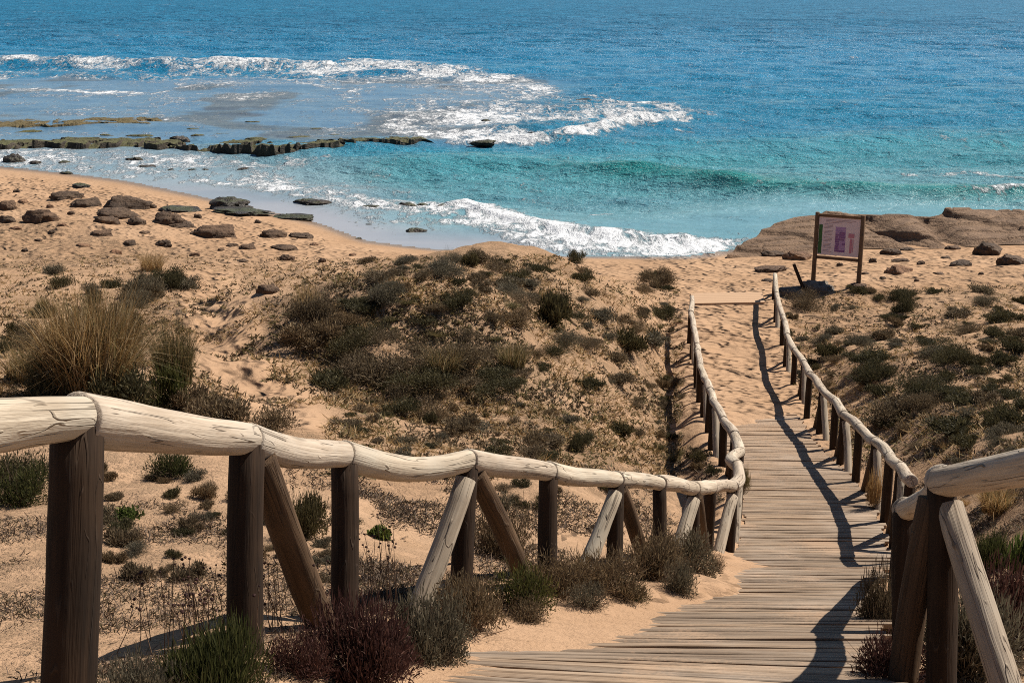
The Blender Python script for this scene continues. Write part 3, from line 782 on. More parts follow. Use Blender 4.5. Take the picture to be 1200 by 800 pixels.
# ------------------------------------------------------------------ boardwalk
def build_boardwalk():
    mb = MB()
    r = np.random.default_rng(5)
    end = np.interp(0, [0], [0])
    s_end = PS[np.argmin(np.abs(PV - 478) + (PC[:, 1] < 10) * 1e4)]
    s = PS[0] + 0.3
    Lf = lambda q: np.array([np.interp(q, PS, PL[:, k]) for k in range(3)])
    Rf = lambda q: np.array([np.interp(q, PS, PR[:, k]) for k in range(3)])
    while s < s_end:
        w = 0.100 * r.uniform(0.86, 1.14); gap = r.choice([0.008, 0.013, 0.022, 0.042], p=[.34, .30, .24, .12])
        a0, a1, b0, b1 = Lf(s), Lf(s + w), Rf(s), Rf(s + w)
        ex0, ex1 = r.uniform(-0.05, 0.06, 2); ac = b0 - a0; ac = ac / np.linalg.norm(ac)
        a0 = a0 - ac * ex0; a1 = a1 - ac * ex0; b0 = b0 + ac * ex1; b1 = b1 + ac * ex1
        dz = r.uniform(-0.005, 0.005); tw = r.uniform(-0.004, 0.004, 4)
        n = 7
        V = []; Rr = []
        off = r.uniform(0, 40)
        for k in range(n):
            t = k / (n - 1)
            p0 = a0 + (b0 - a0) * t; p1 = a1 + (b1 - a1) * t
            sag = 0.004 * math.sin(7 * t + off)
            along = (p1 - p0); along /= np.linalg.norm(along)
            jit0, jit1 = r.uniform(-0.004, 0.004, 2)
            z0 = dz + tw[0] * (1 - t) + tw[1] * t + sag; z1 = dz + tw[2] * (1 - t) + tw[3] * t + sag
            up = np.array([0, 0, 1.0])
            ring = [p0 + along * jit0 - up * 0.035, p0 + along * jit0 + up * (z0 - 0.006), p0 + along * (0.008 + jit0) + up * z0,
                    p1 + along * (jit1 - 0.008) + up * z1, p1 + along * jit1 + up * (z1 - 0.006), p1 + along * jit1 - up * 0.035]
            V += ring
            x = t * 2 + off
            Rr += [[x, 0.0, -.035], [x, 0, 0], [x, .01, 0], [x, w - .01, 0], [x, w, 0], [x, w, -.035]]
        Rr = np.array(Rr); Rr[:, 1:] += off
        F = []
        for k in range(n - 1):
            for q in range(6):
                qn = (q + 1) % 6
                F.append([k * 6 + q, (k + 1) * 6 + q, (k + 1) * 6 + qn, k * 6 + qn])
        F += [[0, 1, 4, 5], [1, 2, 3, 4], [(n - 1) * 6 + 5, (n - 1) * 6 + 4, (n - 1) * 6 + 1, (n - 1) * 6], [(n - 1) * 6 + 4, (n - 1) * 6 + 3, (n - 1) * 6 + 2, (n - 1) * 6 + 1]]
        vrow = np.interp(s, PS, PV)
        mb.add(V, F, rest=Rr, tint=np.full(len(V), r.beta(1.5, 1.5)), sandy=np.full(len(V), float(np.interp(vrow, [480, 520, 580, 640], [0.9, 0.55, 0.25, 0.08]))))
        s += w + gap
    o = obj("boardwalk", mb.mesh("boardwalk"), M['planks'])
    tag(o, "weathered plank boardwalk winding down to the beach, partly under sand", None, None, "structure")
    # flat landing board at the foot of the ramp, half buried
    mb = MB()
    for q in range(6):
        t0, t1 = q / 6 + 0.004, (q + 1) / 6 - 0.004
        A = ground_at(812, 358)[0]; B = ground_at(896, 357)[0]; C_ = ground_at(893, 345)[0]; D = ground_at(809, 346)[0]
        p = [A + (D - A) * t0, B + (C_ - B) * t0, B + (C_ - B) * t1, A + (D - A) * t1]
        up = np.array([0, 0, 0.05])
        V = [q_ - up for q_ in p] + [q_ + up for q_ in p]
        F = [[3, 2, 1, 0], [4, 5, 6, 7], [0, 1, 5, 4], [1, 2, 6, 5], [2, 3, 7, 6], [3, 0, 4, 7]]
        mb.add(V, F, rest=np.array(V) * [0.5, 1, 1] + q * 7, tint=np.full(8, 0.8 + 0.03 * q))
    o = obj("landing_path", mb.mesh("landing_path"), M['landing'])
    tag(o, "pale sandy landing where the boardwalk meets the beach", None, None, "structure")
m_ = NT("landing_boards"); pp = m_.pos()
cc = m_.mix(m_.noise(m_.mapping(pp, (1, 14, 1)), 1.0, 4, 0.6), C4((0.40, 0.262, 0.163)), C4((0.43, 0.285, 0.18)))
M['landing'] = m_.set(color=cc, rough=0.9, spec=0.1, normal=m_.bump(m_.noise(m_.mapping(pp, (3, 7, 1)), 1.0, 3), 0.3, 0.03))
build_boardwalk()

# ------------------------------------------------------------------ fences
_seed = [100]
def sd():
    _seed[0] += 1
    return _seed[0]

def build_fence(root_label, group, tops, radii, braces, extra=None, post_r=None, feet=None):
    """tops: rail centre over every post; braces: {index: (toward previous, toward next)}"""
    tops = [np.asarray(t, float) for t in tops]
    g0 = terrain(np.array([tops[0][0]]), np.array([tops[0][1]]))[0]
    root = empty("wooden_fence", (tops[0][0], tops[0][1], g0))
    tag(root, root_label, "fence", group)
    n = len(tops)
    rr = np.random.default_rng(sd())
    # rail: logs from post to post, butted, each with its own taper
    for k in range(n - 1):
        a, b = tops[k].copy(), tops[k + 1].copy()
        d = (b - a) / np.linalg.norm(b - a)
        mids = extra.get(k) if extra else None
        ra = radii[k] * rr.uniform(1.02, 1.12); rb = radii[k + 1] * rr.uniform(0.86, 0.97)
        ext0 = 0.0 if k > 0 else 0.10
        o = log_obj("rail", a - d * ext0, b + d * 0.004 + np.array([0, 0, rr.uniform(-.008, .004)]), ra, rb, M['rail'], root, sd(), 0.018, 22, 26, 0.055, mids)
        if k == n - 2:
            pass
    for k in range(n):
        t = tops[k]
        pr = (post_r[k] if post_r else radii[k] * 0.98)
        gz = terrain(np.array([t[0]]), np.array([t[1]]))[0]
        lean = rr.uniform(-0.015, 0.015, 2)
        low0 = np.array([t[0] + lean[0], t[1] + lean[1], gz - 0.40])
        if feet and k in feet:
            ft = unproj(*feet[k]); top_ = np.array(t); low0 = ft + (ft - top_) / np.linalg.norm(ft - top_) * 0.40
        log_obj("post", list(low0), [t[0], t[1], t[2] - radii[k] * 0.30], pr * 1.03, pr * 0.97, M['post'], root, sd(), 0.008, 8, 20, 0.04)
        for side, to in enumerate(braces.get(k, (0, 0))):
            if not to: continue
            q = tops[k - 1] if side == 0 and k > 0 else (tops[k + 1] if side == 1 and k < n - 1 else 2 * t - tops[k - 1 if k > 0 else 1])
            d = (q - t); d[2] = 0; ln = np.linalg.norm(d); d /= ln
            foot = t + d * (to if to > 0.05 else 0.6)
            fz = terrain(np.array([foot[0]]), np.array([foot[1]]))[0]
            nrm = np.array([d[1], -d[0], 0]) * (1 if side == 1 else -1) * 0.02
            top = np.array([t[0], t[1], t[2] - radii[k] * 1.35]) + d * pr * 0.75 + nrm
            low = np.array([foot[0], foot[1], fz]) + nrm
            low = low + (low - top) / np.linalg.norm(low - top) * 0.25
            log_obj("brace", top, low, pr * 0.92, pr * 1.0, M['brace'] if side == 0 else M['shaded_brown_brace'], root, sd(), 0.012, 9, 18, 0.05)  # brace towards the viewer coloured as lit, the other as shaded
    return root

# left fence: lower run along the slope, corner, upper run along the boardwalk's left edge
left_px = [(-560, 496, 2.7), (-150, 497, 3.45), (91, 491, 4.4), (290, 515, 5.5), (403, 533, 6.55), (548, 540, 7.6), (643, 552, 8.6), (722, 562, 9.6), (773, 566, 10.6), (813, 572, 11.6), (833, 571, 12.6), (858, 570, 13.6)]
left_tops = [unproj(*q) for q in left_px]
left_rad = [0.092, 0.092, 0.088, 0.076, 0.071, 0.070, 0.068, 0.066, 0.064, 0.066, 0.068, 0.068]
post_rad = [0.09, 0.09, 0.092, 0.077, 0.071, 0.069, 0.064, 0.062, 0.060, 0.062, 0.062, 0.062]
up_tops = []
def edge_point(P, Z, side, off=0.12):
    Zc = P[:, 1] * CP - (P[:, 2] - HC) * SP
    k = np.argmin(np.abs(Zc - Z) + (np.arange(len(P)) < 24) * 99)
    other = PR if side < 0 else PL
    w = P[k] - other[k]; w[2] = 0; w /= np.linalg.norm(w)
    q = P[k] + w * off
    return q
r_ = np.random.default_rng(12)
for Zq in [14.9, 16.0, 17.1, 18.3, 19.6, 20.9, 22.3, 23.8, 25.4, 27.0, 28.6, 30.2, 31.9]:
    q = edge_point(PL, Zq, -1, 0.10 + r_.uniform(-.04, .04)); q[2] += 0.74 + r_.uniform(-.05, .05)
    up_tops.append(q)
left_all = left_tops + up_tops
left_radii = left_rad + [0.068] * 3 + [0.062] * (len(up_tops) - 3)
left_posts = post_rad + [0.058] * len(up_tops)
br = {3: (0, .62), 5: (.58, .70), 7: (.62, .72), 9: (.62, .72), 11: (.62, 0)}
for k in range(12, len(left_all) - 1): br[k] = (.55, .55) if k % 2 == 0 else (0, 0)
build_fence("long rough log fence left of the boardwalk, from the near left corner to the beach", "log fences beside the boardwalk",
            left_all, left_radii, br, {3: (0, 0, -.02), 4: (0, 0, -.045), 11: (0.06, 0, -0.02), 12: (-0.10, 0, 0.0)}, left_posts,
            {2: (80, 815, 4.4), 3: (287, 742, 5.5), 4: (403, 722, 6.55), 5: (541, 702, 7.6), 6: (641, 669, 8.6), 7: (721, 655, 9.6), 8: (773, 650, 10.6)})
# far right fence
rt = []
for Zq in [12.75, 13.9, 15.0, 16.1, 17.2, 18.4, 19.7, 21.0, 22.5, 24.1, 25.8, 27.7, 29.8, 32.2, 34.6]:
    q = edge_point(PR, Zq, 1, 0.16 + r_.uniform(-.03, .05)); q[2] += 0.76 + r_.uniform(-.04, .04)
    rt.append(q)
for k_, q_ in enumerate([(1067, 562, 12.95), (1056, 548, 13.95), (1043, 535, 15.0), (1026, 518, 16.1), (1007, 501, 17.2), (989, 486, 18.4)]): rt[k_] = unproj(*q_)
brr = {k: ((.55, .55) if k % 2 == 1 else (0, 0)) for k in range(len(rt))}
brr[14] = (0, .75)
build_fence("thin log fence along the far right edge of the boardwalk, ending near the information board", "log fences beside the boardwalk",
            rt, [0.064] * len(rt), brr, None, [0.056] * len(rt))
# near right fence
rn_px = [(2171, 420, 1.9), (1800, 485, 2.95), (1340, 527, 4.5), (1104, 563, 6.0), (1061, 597, 7.8), (1057, 611, 9.6), (1058, 620, 11.2)]
rn = [unproj(*q) for q in rn_px]
rn_root = build_fence("stout log fence at the near right edge of the boardwalk with a cracked grey brace", "log fences beside the boardwalk",
            rn, [.078, .078, .080, .078, .072, .062, .06], {3: (.85, 0), 1: (.6, .6)}, {3: (0.05, 0, 0.0)}, [.07, .07, .075, .070, .074, .06, .055], {3: (1103, 850, 6.0), 4: (1061, 740, 7.8)})

t_ = rn[3]; log_obj("brace", t_ + np.array([-0.03, 0.02, -0.10]), unproj(1056, 815, 6.15), 0.064, 0.070, M['shaded_brown_brace'], rn_root, sd(), 0.012, 9, 18, 0.05)

# ------------------------------------------------------------------ information board
def build_sign():
    a = ground_at(954, 336)[0]; b = ground_at(1004, 336)[0]
    yaw = -math.radians(24)
    c = 0.5 * (a + b)
    root = empty("information_board", (c[0], c[1], c[2]), yaw)
    tag(root, "brown framed information board with a faded pink panel on two posts at the beach", "sign")
    W, B0, B1 = 1.24, 0.78, 1.98
    for s in (-1, 1):
        v, f, r = tube(np.array([[s * W / 2 + s * 0.0, 0, -0.35], [s * W / 2, 0, 0.7], [s * W / 2, 0, B1 + 0.05]]), [0.065, 0.062, 0.060], 14, sd(), 0.03)
        obj("post", np_mesh("post", v, f, True, {"rest": ('FLOAT_VECTOR', r)}), M['sign_wood'], root)
    mb = MB()
    for z in (B0, B1 - 0.02):
        v, f = box_vf((0, 0, z), (W / 2 - 0.06, 0, 0), (0, 0.035, 0), (0, 0, 0.04)); mb.add(v, f, rest=v)
    obj("frame", mb.mesh("frame"), M['sign_wood'], root)
    v, f = box_vf((0, 0.01, (B0 + B1) / 2 + 0.01), (W / 2 - 0.062, 0, 0), (0, 0.012, 0), (0, 0, (B1 - B0) / 2 - 0.07))
    panel = obj("panel", np_mesh("panel", v, f), M['panel'], root)
    def patch(name, rects, mat, y):
        mb = MB()
        for x0, x1, z0, z1 in rects:
            v, f = box_vf(((x0 + x1) / 2, y, (z0 + z1) / 2), ((x1 - x0) / 2, 0, 0), (0, 0.0015, 0), (0, 0, (z1 - z0) / 2)); mb.add(v, f)
        return obj(name, mb.mesh(name), mat, panel)
    X = lambda px: (px - 452) / 300.0 * (W - 0.14) ; Z = lambda py: B1 - 0.07 - (py - 150) / 365.0 * (B1 - B0 - 0.14)
    patch("green_strip", [(X(302), X(328), Z(500), Z(222))], M['green_strip'], -0.004)
    rr = np.random.default_rng(4)
    pr = []; pl = []
    for k in range(11):
        z1 = Z(235 + k * 22); z0 = Z(235 + k * 22 + 20)
        xs_ = np.sort(np.concatenate([[425, 502], rr.uniform(430, 498, 3)]))
        for q in range(4):
            (pr if rr.random() < 0.7 and k > 1 else pl).append((X(xs_[q]) + .002, X(xs_[q + 1]) - .002, z0, z1))
    patch("picture", pr, M['purple'], -0.004)
    for q in pl: patch("picture", [q], M['purple_light'], -0.0045)
    for q in [(X(522), X(566), Z(332), Z(290)), (X(535), X(552), Z(480), Z(340)), (X(556), X(562), Z(470), Z(345))]: patch("picture", [q], M['pink'], -0.004)
    ln = []
    for k in range(22):
        z = Z(215 + k * 12.5)
        if k % 5 == 4: continue
        x0 = 340; x1 = 340 + rr.uniform(50, 72)
        ln.append((X(x0), X(x1), z - .006, z + .006))
    for k in range(3): ln.append((X(350), X(350 + [220, 190, 120][k]), Z(172 + k * 13) - .007, Z(172 + k * 13) + .007))
    patch("print", ln, M['ink'], -0.004)
build_sign()

# leaning stake beside the fence's end
p = ground_at(947, 345)[0]
st = log_obj("wooden_stake", p + np.array([0, 0, -0.2]), p + np.array([-0.42, 0.1, 0.80]), 0.05, 0.045, M['post'], None, sd(), 0.01, 8, 12)
tag(st, "dark wooden stake leaning out of the ground beside the grey boulder", "stake")

# ------------------------------------------------------------------ rocks
def ico(sub):
    import bmesh
    bm = bmesh.new(); bmesh.ops.create_icosphere(bm, subdivisions=sub, radius=1.0)
    v = np.array([q.co[:] for q in bm.verts]); f = np.array([[w.index for w in q.verts] for q in bm.faces]); bm.free()
    return v, f
IV, IF = ico(4)
def rock_mesh(seed, flat=1.0, blocky=0.5):
    r = np.random.default_rng(seed)
    v = IV.copy()
    # cut by random planes for facets
    for k in range(9):
        n = r.normal(0, 1, 3); n[2] *= 0.7; n /= np.linalg.norm(n); d = r.uniform(0.55, 0.92)
        e = v @ n - d
        v = v - np.where(e > 0, e, 0)[:, None] * n * blocky * 1.5
    nz = noise3(v * 1.6 + seed * 3.1, seed) - 0.5
    nz3 = np.abs(noise3(v * 2.6 + seed * 1.7, seed + 40) - 0.5)
    nz2 = noise3(v * 4.0 + seed, seed + 4) - 0.5
    v = v * (1 + 0.65 * nz + 0.38 * nz2 - 0.9 * np.maximum(0.07 - nz3, 0) * 3)[:, None]
    z = v[:, 2]
    z = np.sign(z) * np.abs(z) ** 0.72
    v[:, 2] = z * 0.7 + 0.3 * np.round(z * 4.5) / 4.5          # bedding steps
    v[:, 2] *= flat
    v /= np.max(np.abs(v[:, :2]))
    return np_mesh("rock", v, IF, True)
RM = [rock_mesh(s, 0.8, 0.6) for s in range(10)]
def rock(name, u, v, wpx, hpx, mat, label, group=None, cat="rock", depth=0.8, water=False, rz=None, sink=0.35, seed=None):
    p, Z = (on_plane(u, v), 0) if water else ground_at(u, v)
    if water: Z = p[1] * CP - (p[2] - HC) * SP
    k = random.randrange(len(RM)) if seed is None else seed % len(RM)
    me = RM[k].copy() if False else RM[k]
    o = bpy.data.objects.new(name, me); COL.objects.link(o)
    w = 1.12 * wpx * Z / F_PX; h = 0.76 * hpx * Z / F_PX
    zmax = max(q.co[2] for q in me.vertices)
    sz = h / (zmax * (1 - sink * 0.5)) * 1.02
    o.location = (p[0], p[1] + w * depth * 0.35, p[2] - sz * zmax * sink * 0.5)
    o.scale = (w / 2, w / 2 * depth, sz)
    o.rotation_euler = (random.uniform(-.05, .05), random.uniform(-.08, .08), rz if rz is not None else random.choice([0, math.pi]) + random.uniform(-.35, .35))
    if len(me.materials) == 0: me.materials.append(M['rock'])
    o.material_slots[0].link = 'OBJECT'; o.material_slots[0].material = M[mat]
    tag(o, label, cat, group)
    return o

G1 = "brown rocks scattered on the left beach"
ROCKS = [
 (15, 193, 31, 15, 'rock_wet', "dark pointed rock at the far left of the water's edge"),
 (75, 234, 38, 11, 'rock', "brown flat-topped rock above the boulder pile on the left beach"),
 (92, 221, 24, 6, 'rock_wet', "low dark rock on smooth sand near the far left shore"),
 (42, 263, 42, 19, 'rock', "rounded brown boulder left of the boulder pile"),
 (8, 247, 24, 14, 'rock', "brown boulder cut by the left edge of the beach"),
 (5, 262, 22, 10, 'rock', "low brown rock below the boulder at the left edge"),
 (140, 246, 62, 18, 'rock', "widest slab of the boulder pile on the left beach"),
 (133, 257, 52, 14, 'rock', "broad brown slab at the front of the boulder pile"),
 (100, 243, 40, 11, 'rock', "brown slab at the left end of the boulder pile"),
 (120, 262, 32, 9, 'rock', "low slab leaning under the front of the boulder pile"),
 (160, 264, 26, 11, 'rock', "small boulder between the pile and the round boulder"),
 (195, 264, 38, 18, 'rock', "round brown boulder right of the boulder pile"),
 (207, 267, 44, 7, 'rock', "long flat rock lying in front of the round boulder"),
 (212, 249, 54, 5, 'rock_wet', "long dark slab lying flat left of the dark shore rock"),
 (264, 247, 52, 17, 'rock_wet', "big dark rock at the water's edge of the left beach"),
 (276, 253, 74, 6, 'rock_wet', "long dark slab stretched out under the big dark shore rock"),
 (343, 258, 52, 5, 'rock_wet', "thin dark slab lying at the wet edge of the sand"),
 (252, 279, 58, 16, 'rock', "jagged brown rock group in the middle of the left beach"),
 (236, 277, 30, 11, 'rock', "low brown rock left against the jagged rock group"),
 (320, 279, 30, 11, 'rock', "squarish brown rock right of the jagged rock group"),
 (349, 279, 34, 6, 'rock', "low flat rock right of the squarish brown rock"),
 (290, 293, 22, 7, 'rock', "dark oval rock in trampled sand below the jagged group"),
 (331, 294, 32, 6, 'rock', "flat dark rock on the sand below the squarish rock"),
 (337, 305, 22, 8, 'rock', "small dark rock nearest the dune among the flat ones"),
 (311, 345, 30, 13, 'rock', "rock half buried in the dune path above the sandy hollow"),
 (118, 277, 30, 7, 'rock', "flat rock lying below the boulder pile"),
 (190, 289, 18, 10, 'rock', "small pale round boulder below the round brown boulder"),
 (152, 289, 17, 8, 'rock', "small brown stone left of the pale round boulder"),
 (935, 305, 36, 12, 'rock_red', "reddish oval boulder left of the information board"),
 (908, 301, 30, 6, 'rock', "low brown rock touching the reddish oval boulder"),
 (905, 320, 42, 6, 'rock', "dark flat slab lying on sand beyond the right fence's end"),
 (958, 346, 46, 18, 'rock_grey', "grey-brown boulder at the foot of the information board"),
 (932, 349, 42, 13, 'rock_grey', "grey flat stone between the fence's end and the board's boulder"),
 (1006, 339, 22, 6, 'rock', "small dark stone at the board's right post"),
 (1046, 299, 24, 8, 'rock', "dark rock first to the right behind the information board"),
 (1066, 294, 20, 4, 'rock', "thin flat rock beside the ledge right of the board"),
 (1055, 321, 36, 11, 'rock_red', "reddish flat rock on sand right of the information board"),
 (1023, 308, 9, 7, 'rock', "tiny dark stone close to the board's right side"),
 (1056, 307, 20, 4, 'rock', "thin dark stone above the reddish flat rock"),
 (1160, 300, 36, 19, 'rock', "large rounded boulder in front of the sandstone ledge"),
 (1130, 312, 28, 6, 'rock', "low flat rock left of the right edge's boulders"),
 (1187, 311, 34, 14, 'rock', "brown layered boulder at the right edge of the beach"),
 (1120, 293, 20, 5, 'rock', "small flat stone left of the large rounded boulder"),
]
for q in ROCKS:
    rock("beach_rock", q[0], q[1], q[2], q[3], q[4], q[5], G1 if q[0] < 600 else "rocks around the information board", seed=int(q[0] * 7 + q[1]) % 10)
SMALL = [(28, 238), (14, 270), (60, 275), (45, 283), (95, 290), (135, 297), (260, 295), (272, 289), (286, 308), (378, 308), (410, 300), (30, 296), (170, 275), (225, 300), (365, 288), (20, 226), (55, 244), (68, 266), (180, 244), (230, 256), (300, 262), (85, 252)]
for (u, v) in SMALL:
    rock("beach_rock", u + random.uniform(-3, 3), v, random.uniform(8, 18), random.uniform(3, 6), random.choice(['rock', 'rock', 'rock_red']), "small brown stone strewn on the sand of the left beach", "small stones on the left beach")
for (u, v) in [(985, 312), (1080, 310), (1100, 322), (1035, 327), (1150, 322), (880, 300), (900, 330), (1075, 330), (1110, 303), (1015, 322)]:
    rock("beach_rock", u, v, random.uniform(7, 15), random.uniform(2, 5), 'rock', "small brown stone strewn on the sand around the information board", "small stones near the board")
G2 = "dark rocks standing in the shallow water"
WROCKS = [(40, 193, 18, 5, "low dark rock beside the pointed rock in the shallows"), (70, 193, 24, 5, "flat dark rock second from the pointed rock in the shallows"), (75, 205, 18, 4, "flat dark rock where the left beach meets the water"),
 (157, 190, 24, 7, "foam-washed rock in the shallows below the reef"), (172, 198, 26, 5, "long low rock in the shallows right of the foam-washed one"), (200, 201, 12, 4, "leftmost of three little rocks in the left shallows"), (224, 201, 12, 4, "middle one of three little rocks in the left shallows"), (240, 201, 11, 4, "rightmost of three little rocks in the left shallows"),
 (285, 200, 17, 4, "single small rock right of the three little ones"), (107, 199, 8, 3, "tiny rock left of the foam-washed one"), (365, 241, 46, 7, "dark rock with a tail in the foam off the left beach"), (427, 246, 36, 4, "low dark rock in the foam left of the shore break"),
 (476, 244, 24, 7, "left rock of the cluster beside the shore break"), (497, 243, 22, 5, "middle rock of the cluster beside the shore break"), (517, 243, 20, 4, "right rock of the cluster beside the shore break"), (485, 273, 30, 6, "dark rock on the wet sand before the shore break"), (432, 264, 9, 2, "tiny stone on the wet sand film"), (420, 281, 10, 3, "small stone at the sand's wet edge"),
 (567, 169, 34, 5, "dark block on the reef edge among white foam"), (570, 144, 14, 5, "small dark rock in foam upon the reef"), (632, 144, 18, 4, "small flat rock right of the one in foam"), (634, 160, 34, 6, "dark rock washed over by the reef breaker"), (650, 163, 20, 4, "low rock touching the washed-over reef rock"), (725, 148, 34, 5, "low dark rock under the bright reef breaker"), (680, 120, 30, 4, "low brown rock on the outer reef in thin foam"), (690, 163, 16, 4, "small rock before the bright reef breaker")]
for k, q in enumerate(WROCKS):
    rock("sea_rock", q[0], q[1], q[2], q[3], 'rock_wet', q[4], G2, water=True, depth=0.7, seed=k * 3 + 1)
# reef: a long ledge of dark rock and the mossy slabs behind it
def ridge_rock(name, pts, width, hgt, mat, label, seed, group=None, hpx=None):
    """a ragged reef shelf along pts (photo points on the water): flat broken top, steep dark front, notches and pools"""
    P = np.array([on_plane(u, v) for u, v in pts])
    C_ = catmull(P, 110)
    n, m = len(C_), 44
    T = np.gradient(C_, axis=0); T[:, 2] = 0; T /= np.linalg.norm(T, axis=1)[:, None]
    N = np.stack([-T[:, 1], T[:, 0], np.zeros(n)], 1)
    N *= np.sign(N[:, 1:2] + 1e-9)
    c0 = C_[0].copy()
    s_ = np.concatenate([[0], np.cumsum(np.linalg.norm(np.diff(C_, axis=0), axis=1))])
    a = np.linspace(0, 1, m)
    e = np.sqrt(np.clip(np.minimum(s_, s_[-1] - s_) / (width * 0.6), 0, 1))
    wid = 2 * width * (0.45 + 0.9 * fbm(s_ / 3.0, s_ * 0 + seed, seed, 3)) * (0.35 + 0.65 * e)
    front = (fbm(s_ / 2.2, s_ * 0 + seed * 3, seed + 2, 5) - 0.5) * 2.6
    X = a[None] * wid[:, None] + front[:, None]
    V = C_[:, None, :] + N[:, None, :] * X[..., None]
    x, y = V[..., 0], V[..., 1]
    top = hgt * (0.55 + 0.75 * fbm(x / 1.6, y / 1.6, seed + 5, 4))
    top = top * (1 - 0.55 * a[None])                              # tilts back into the pools
    top = top - 0.7 * hgt * sstep(0.54, 0.60, fbm(x / 1.1 + 7, y / 1.6, seed + 8, 4)) * sstep(0.10, 0.3, a)[None]
    lev = hgt / 3.2
    top = 0.55 * top + 0.45 * np.floor(top / lev + 0.5) * lev
    notch = sstep(0.60, 0.68, fbm(s_ / 0.8, s_ * 0 + seed * 5, seed + 12, 3))[:, None] * sstep(0.35, 0.0, a)[None]
    top = top * (1 - 0.75 * notch)
    edge = sstep(0.0, 0.045, a)[None] * sstep(1.0, 0.9, a)[None] * np.clip(e * 1.5, 0, 1)[:, None]
    V[..., 2] = -0.2 + (top + 0.2) * edge + (fbm(x / 0.35, y / 0.35, seed + 15, 3) - 0.5) * 0.16 * edge
    V = V.reshape(-1, 3) - c0
    i = np.arange(n - 1)[:, None] * m; j = np.arange(m - 1)[None, :]
    f = np.stack([i + j, i + m + j, i + m + j + 1, i + j + 1], -1).reshape(-1, 4)
    o = obj(name, np_mesh(name, V, f, False), M[mat], None, c0)
    tag(o, label, "reef", group)
    return o
ridge_rock("reef_ledge", [(-180, 181), (-60, 180), (0, 179), (60, 179), (120, 179), (185, 179), (230, 178), (284, 177)], 2.4, 0.52, 'rock_moss', "dark mossy reef ledge along the left edge of the sea", 3, "ledges of the reef")
ridge_rock("reef_ledge", [(250, 178), (300, 178), (350, 177), (400, 175), (425, 171)], 2.0, 0.46, 'rock_moss', "dark reef ledge continuing right of the gap in the reef", 8, "ledges of the reef")
ridge_rock("reef_ledge", [(236, 180), (275, 180), (315, 180), (362, 178)], 1.5, 0.62, 'rock_moss', "dark broken middle piece of the reef between its two longer ledges", 37, "ledges of the reef")
ridge_rock("reef_ledge", [(398, 172), (450, 169), (480, 169), (512, 168)], 1.5, 0.25, 'rock_moss', "low end of the reef running out into white foam", 13, "ledges of the reef")
ridge_rock("reef_ledge", [(-120, 149), (0, 150), (60, 150), (120, 148), (190, 147)], 3.0, 0.22, 'rock_weed', "flat brown weed-covered reef strip behind the mossy ledge", 21, "ledges of the reef")
for k, (u, v, w, h, lab) in enumerate([(207, 166, 26, 8, "rounded dark rock sitting on top of the reef ledge"), (22, 158, 46, 4, "mossy slab at the left end of the reef pools"), (125, 160, 20, 3, "small mossy slab in the pools left of the rounded rock"), (85, 167, 60, 4, "long green slab just behind the reef ledge"), (165, 161, 40, 3, "thin mossy slab left of the rounded rock"), (232, 161, 18, 4, "mossy slab right behind the rounded rock"),
      (228, 153, 22, 3, "flat dark slab farthest out in the reef pools"), (260, 159, 30, 3, "green slab in the pools above the reef gap"), (297, 144, 20, 2, "thin weed patch far out on the reef flat"), (370, 152, 16, 2, "small slab right of the reef pools"), (392, 160, 18, 3, "mossy slab near the right end of the ledge"), (350, 163, 40, 3, "long mossy slab above the right ledge"), (180, 168, 40, 6, "dark block left of the rounded rock on the ledge"), (300, 165, 30, 4, "mossy block above the ledge's gap"), (30, 168, 50, 4, "green slab behind the ledge at the left edge"), (480, 163, 18, 2, "flat slab in the thin foam at the reef's end")]):
    rock("reef_rock", u, v, w, h, 'rock_moss' if k else 'rock_wet', lab, "slabs on the reef", water=True, depth=0.55, seed=k + 2, sink=0.25)

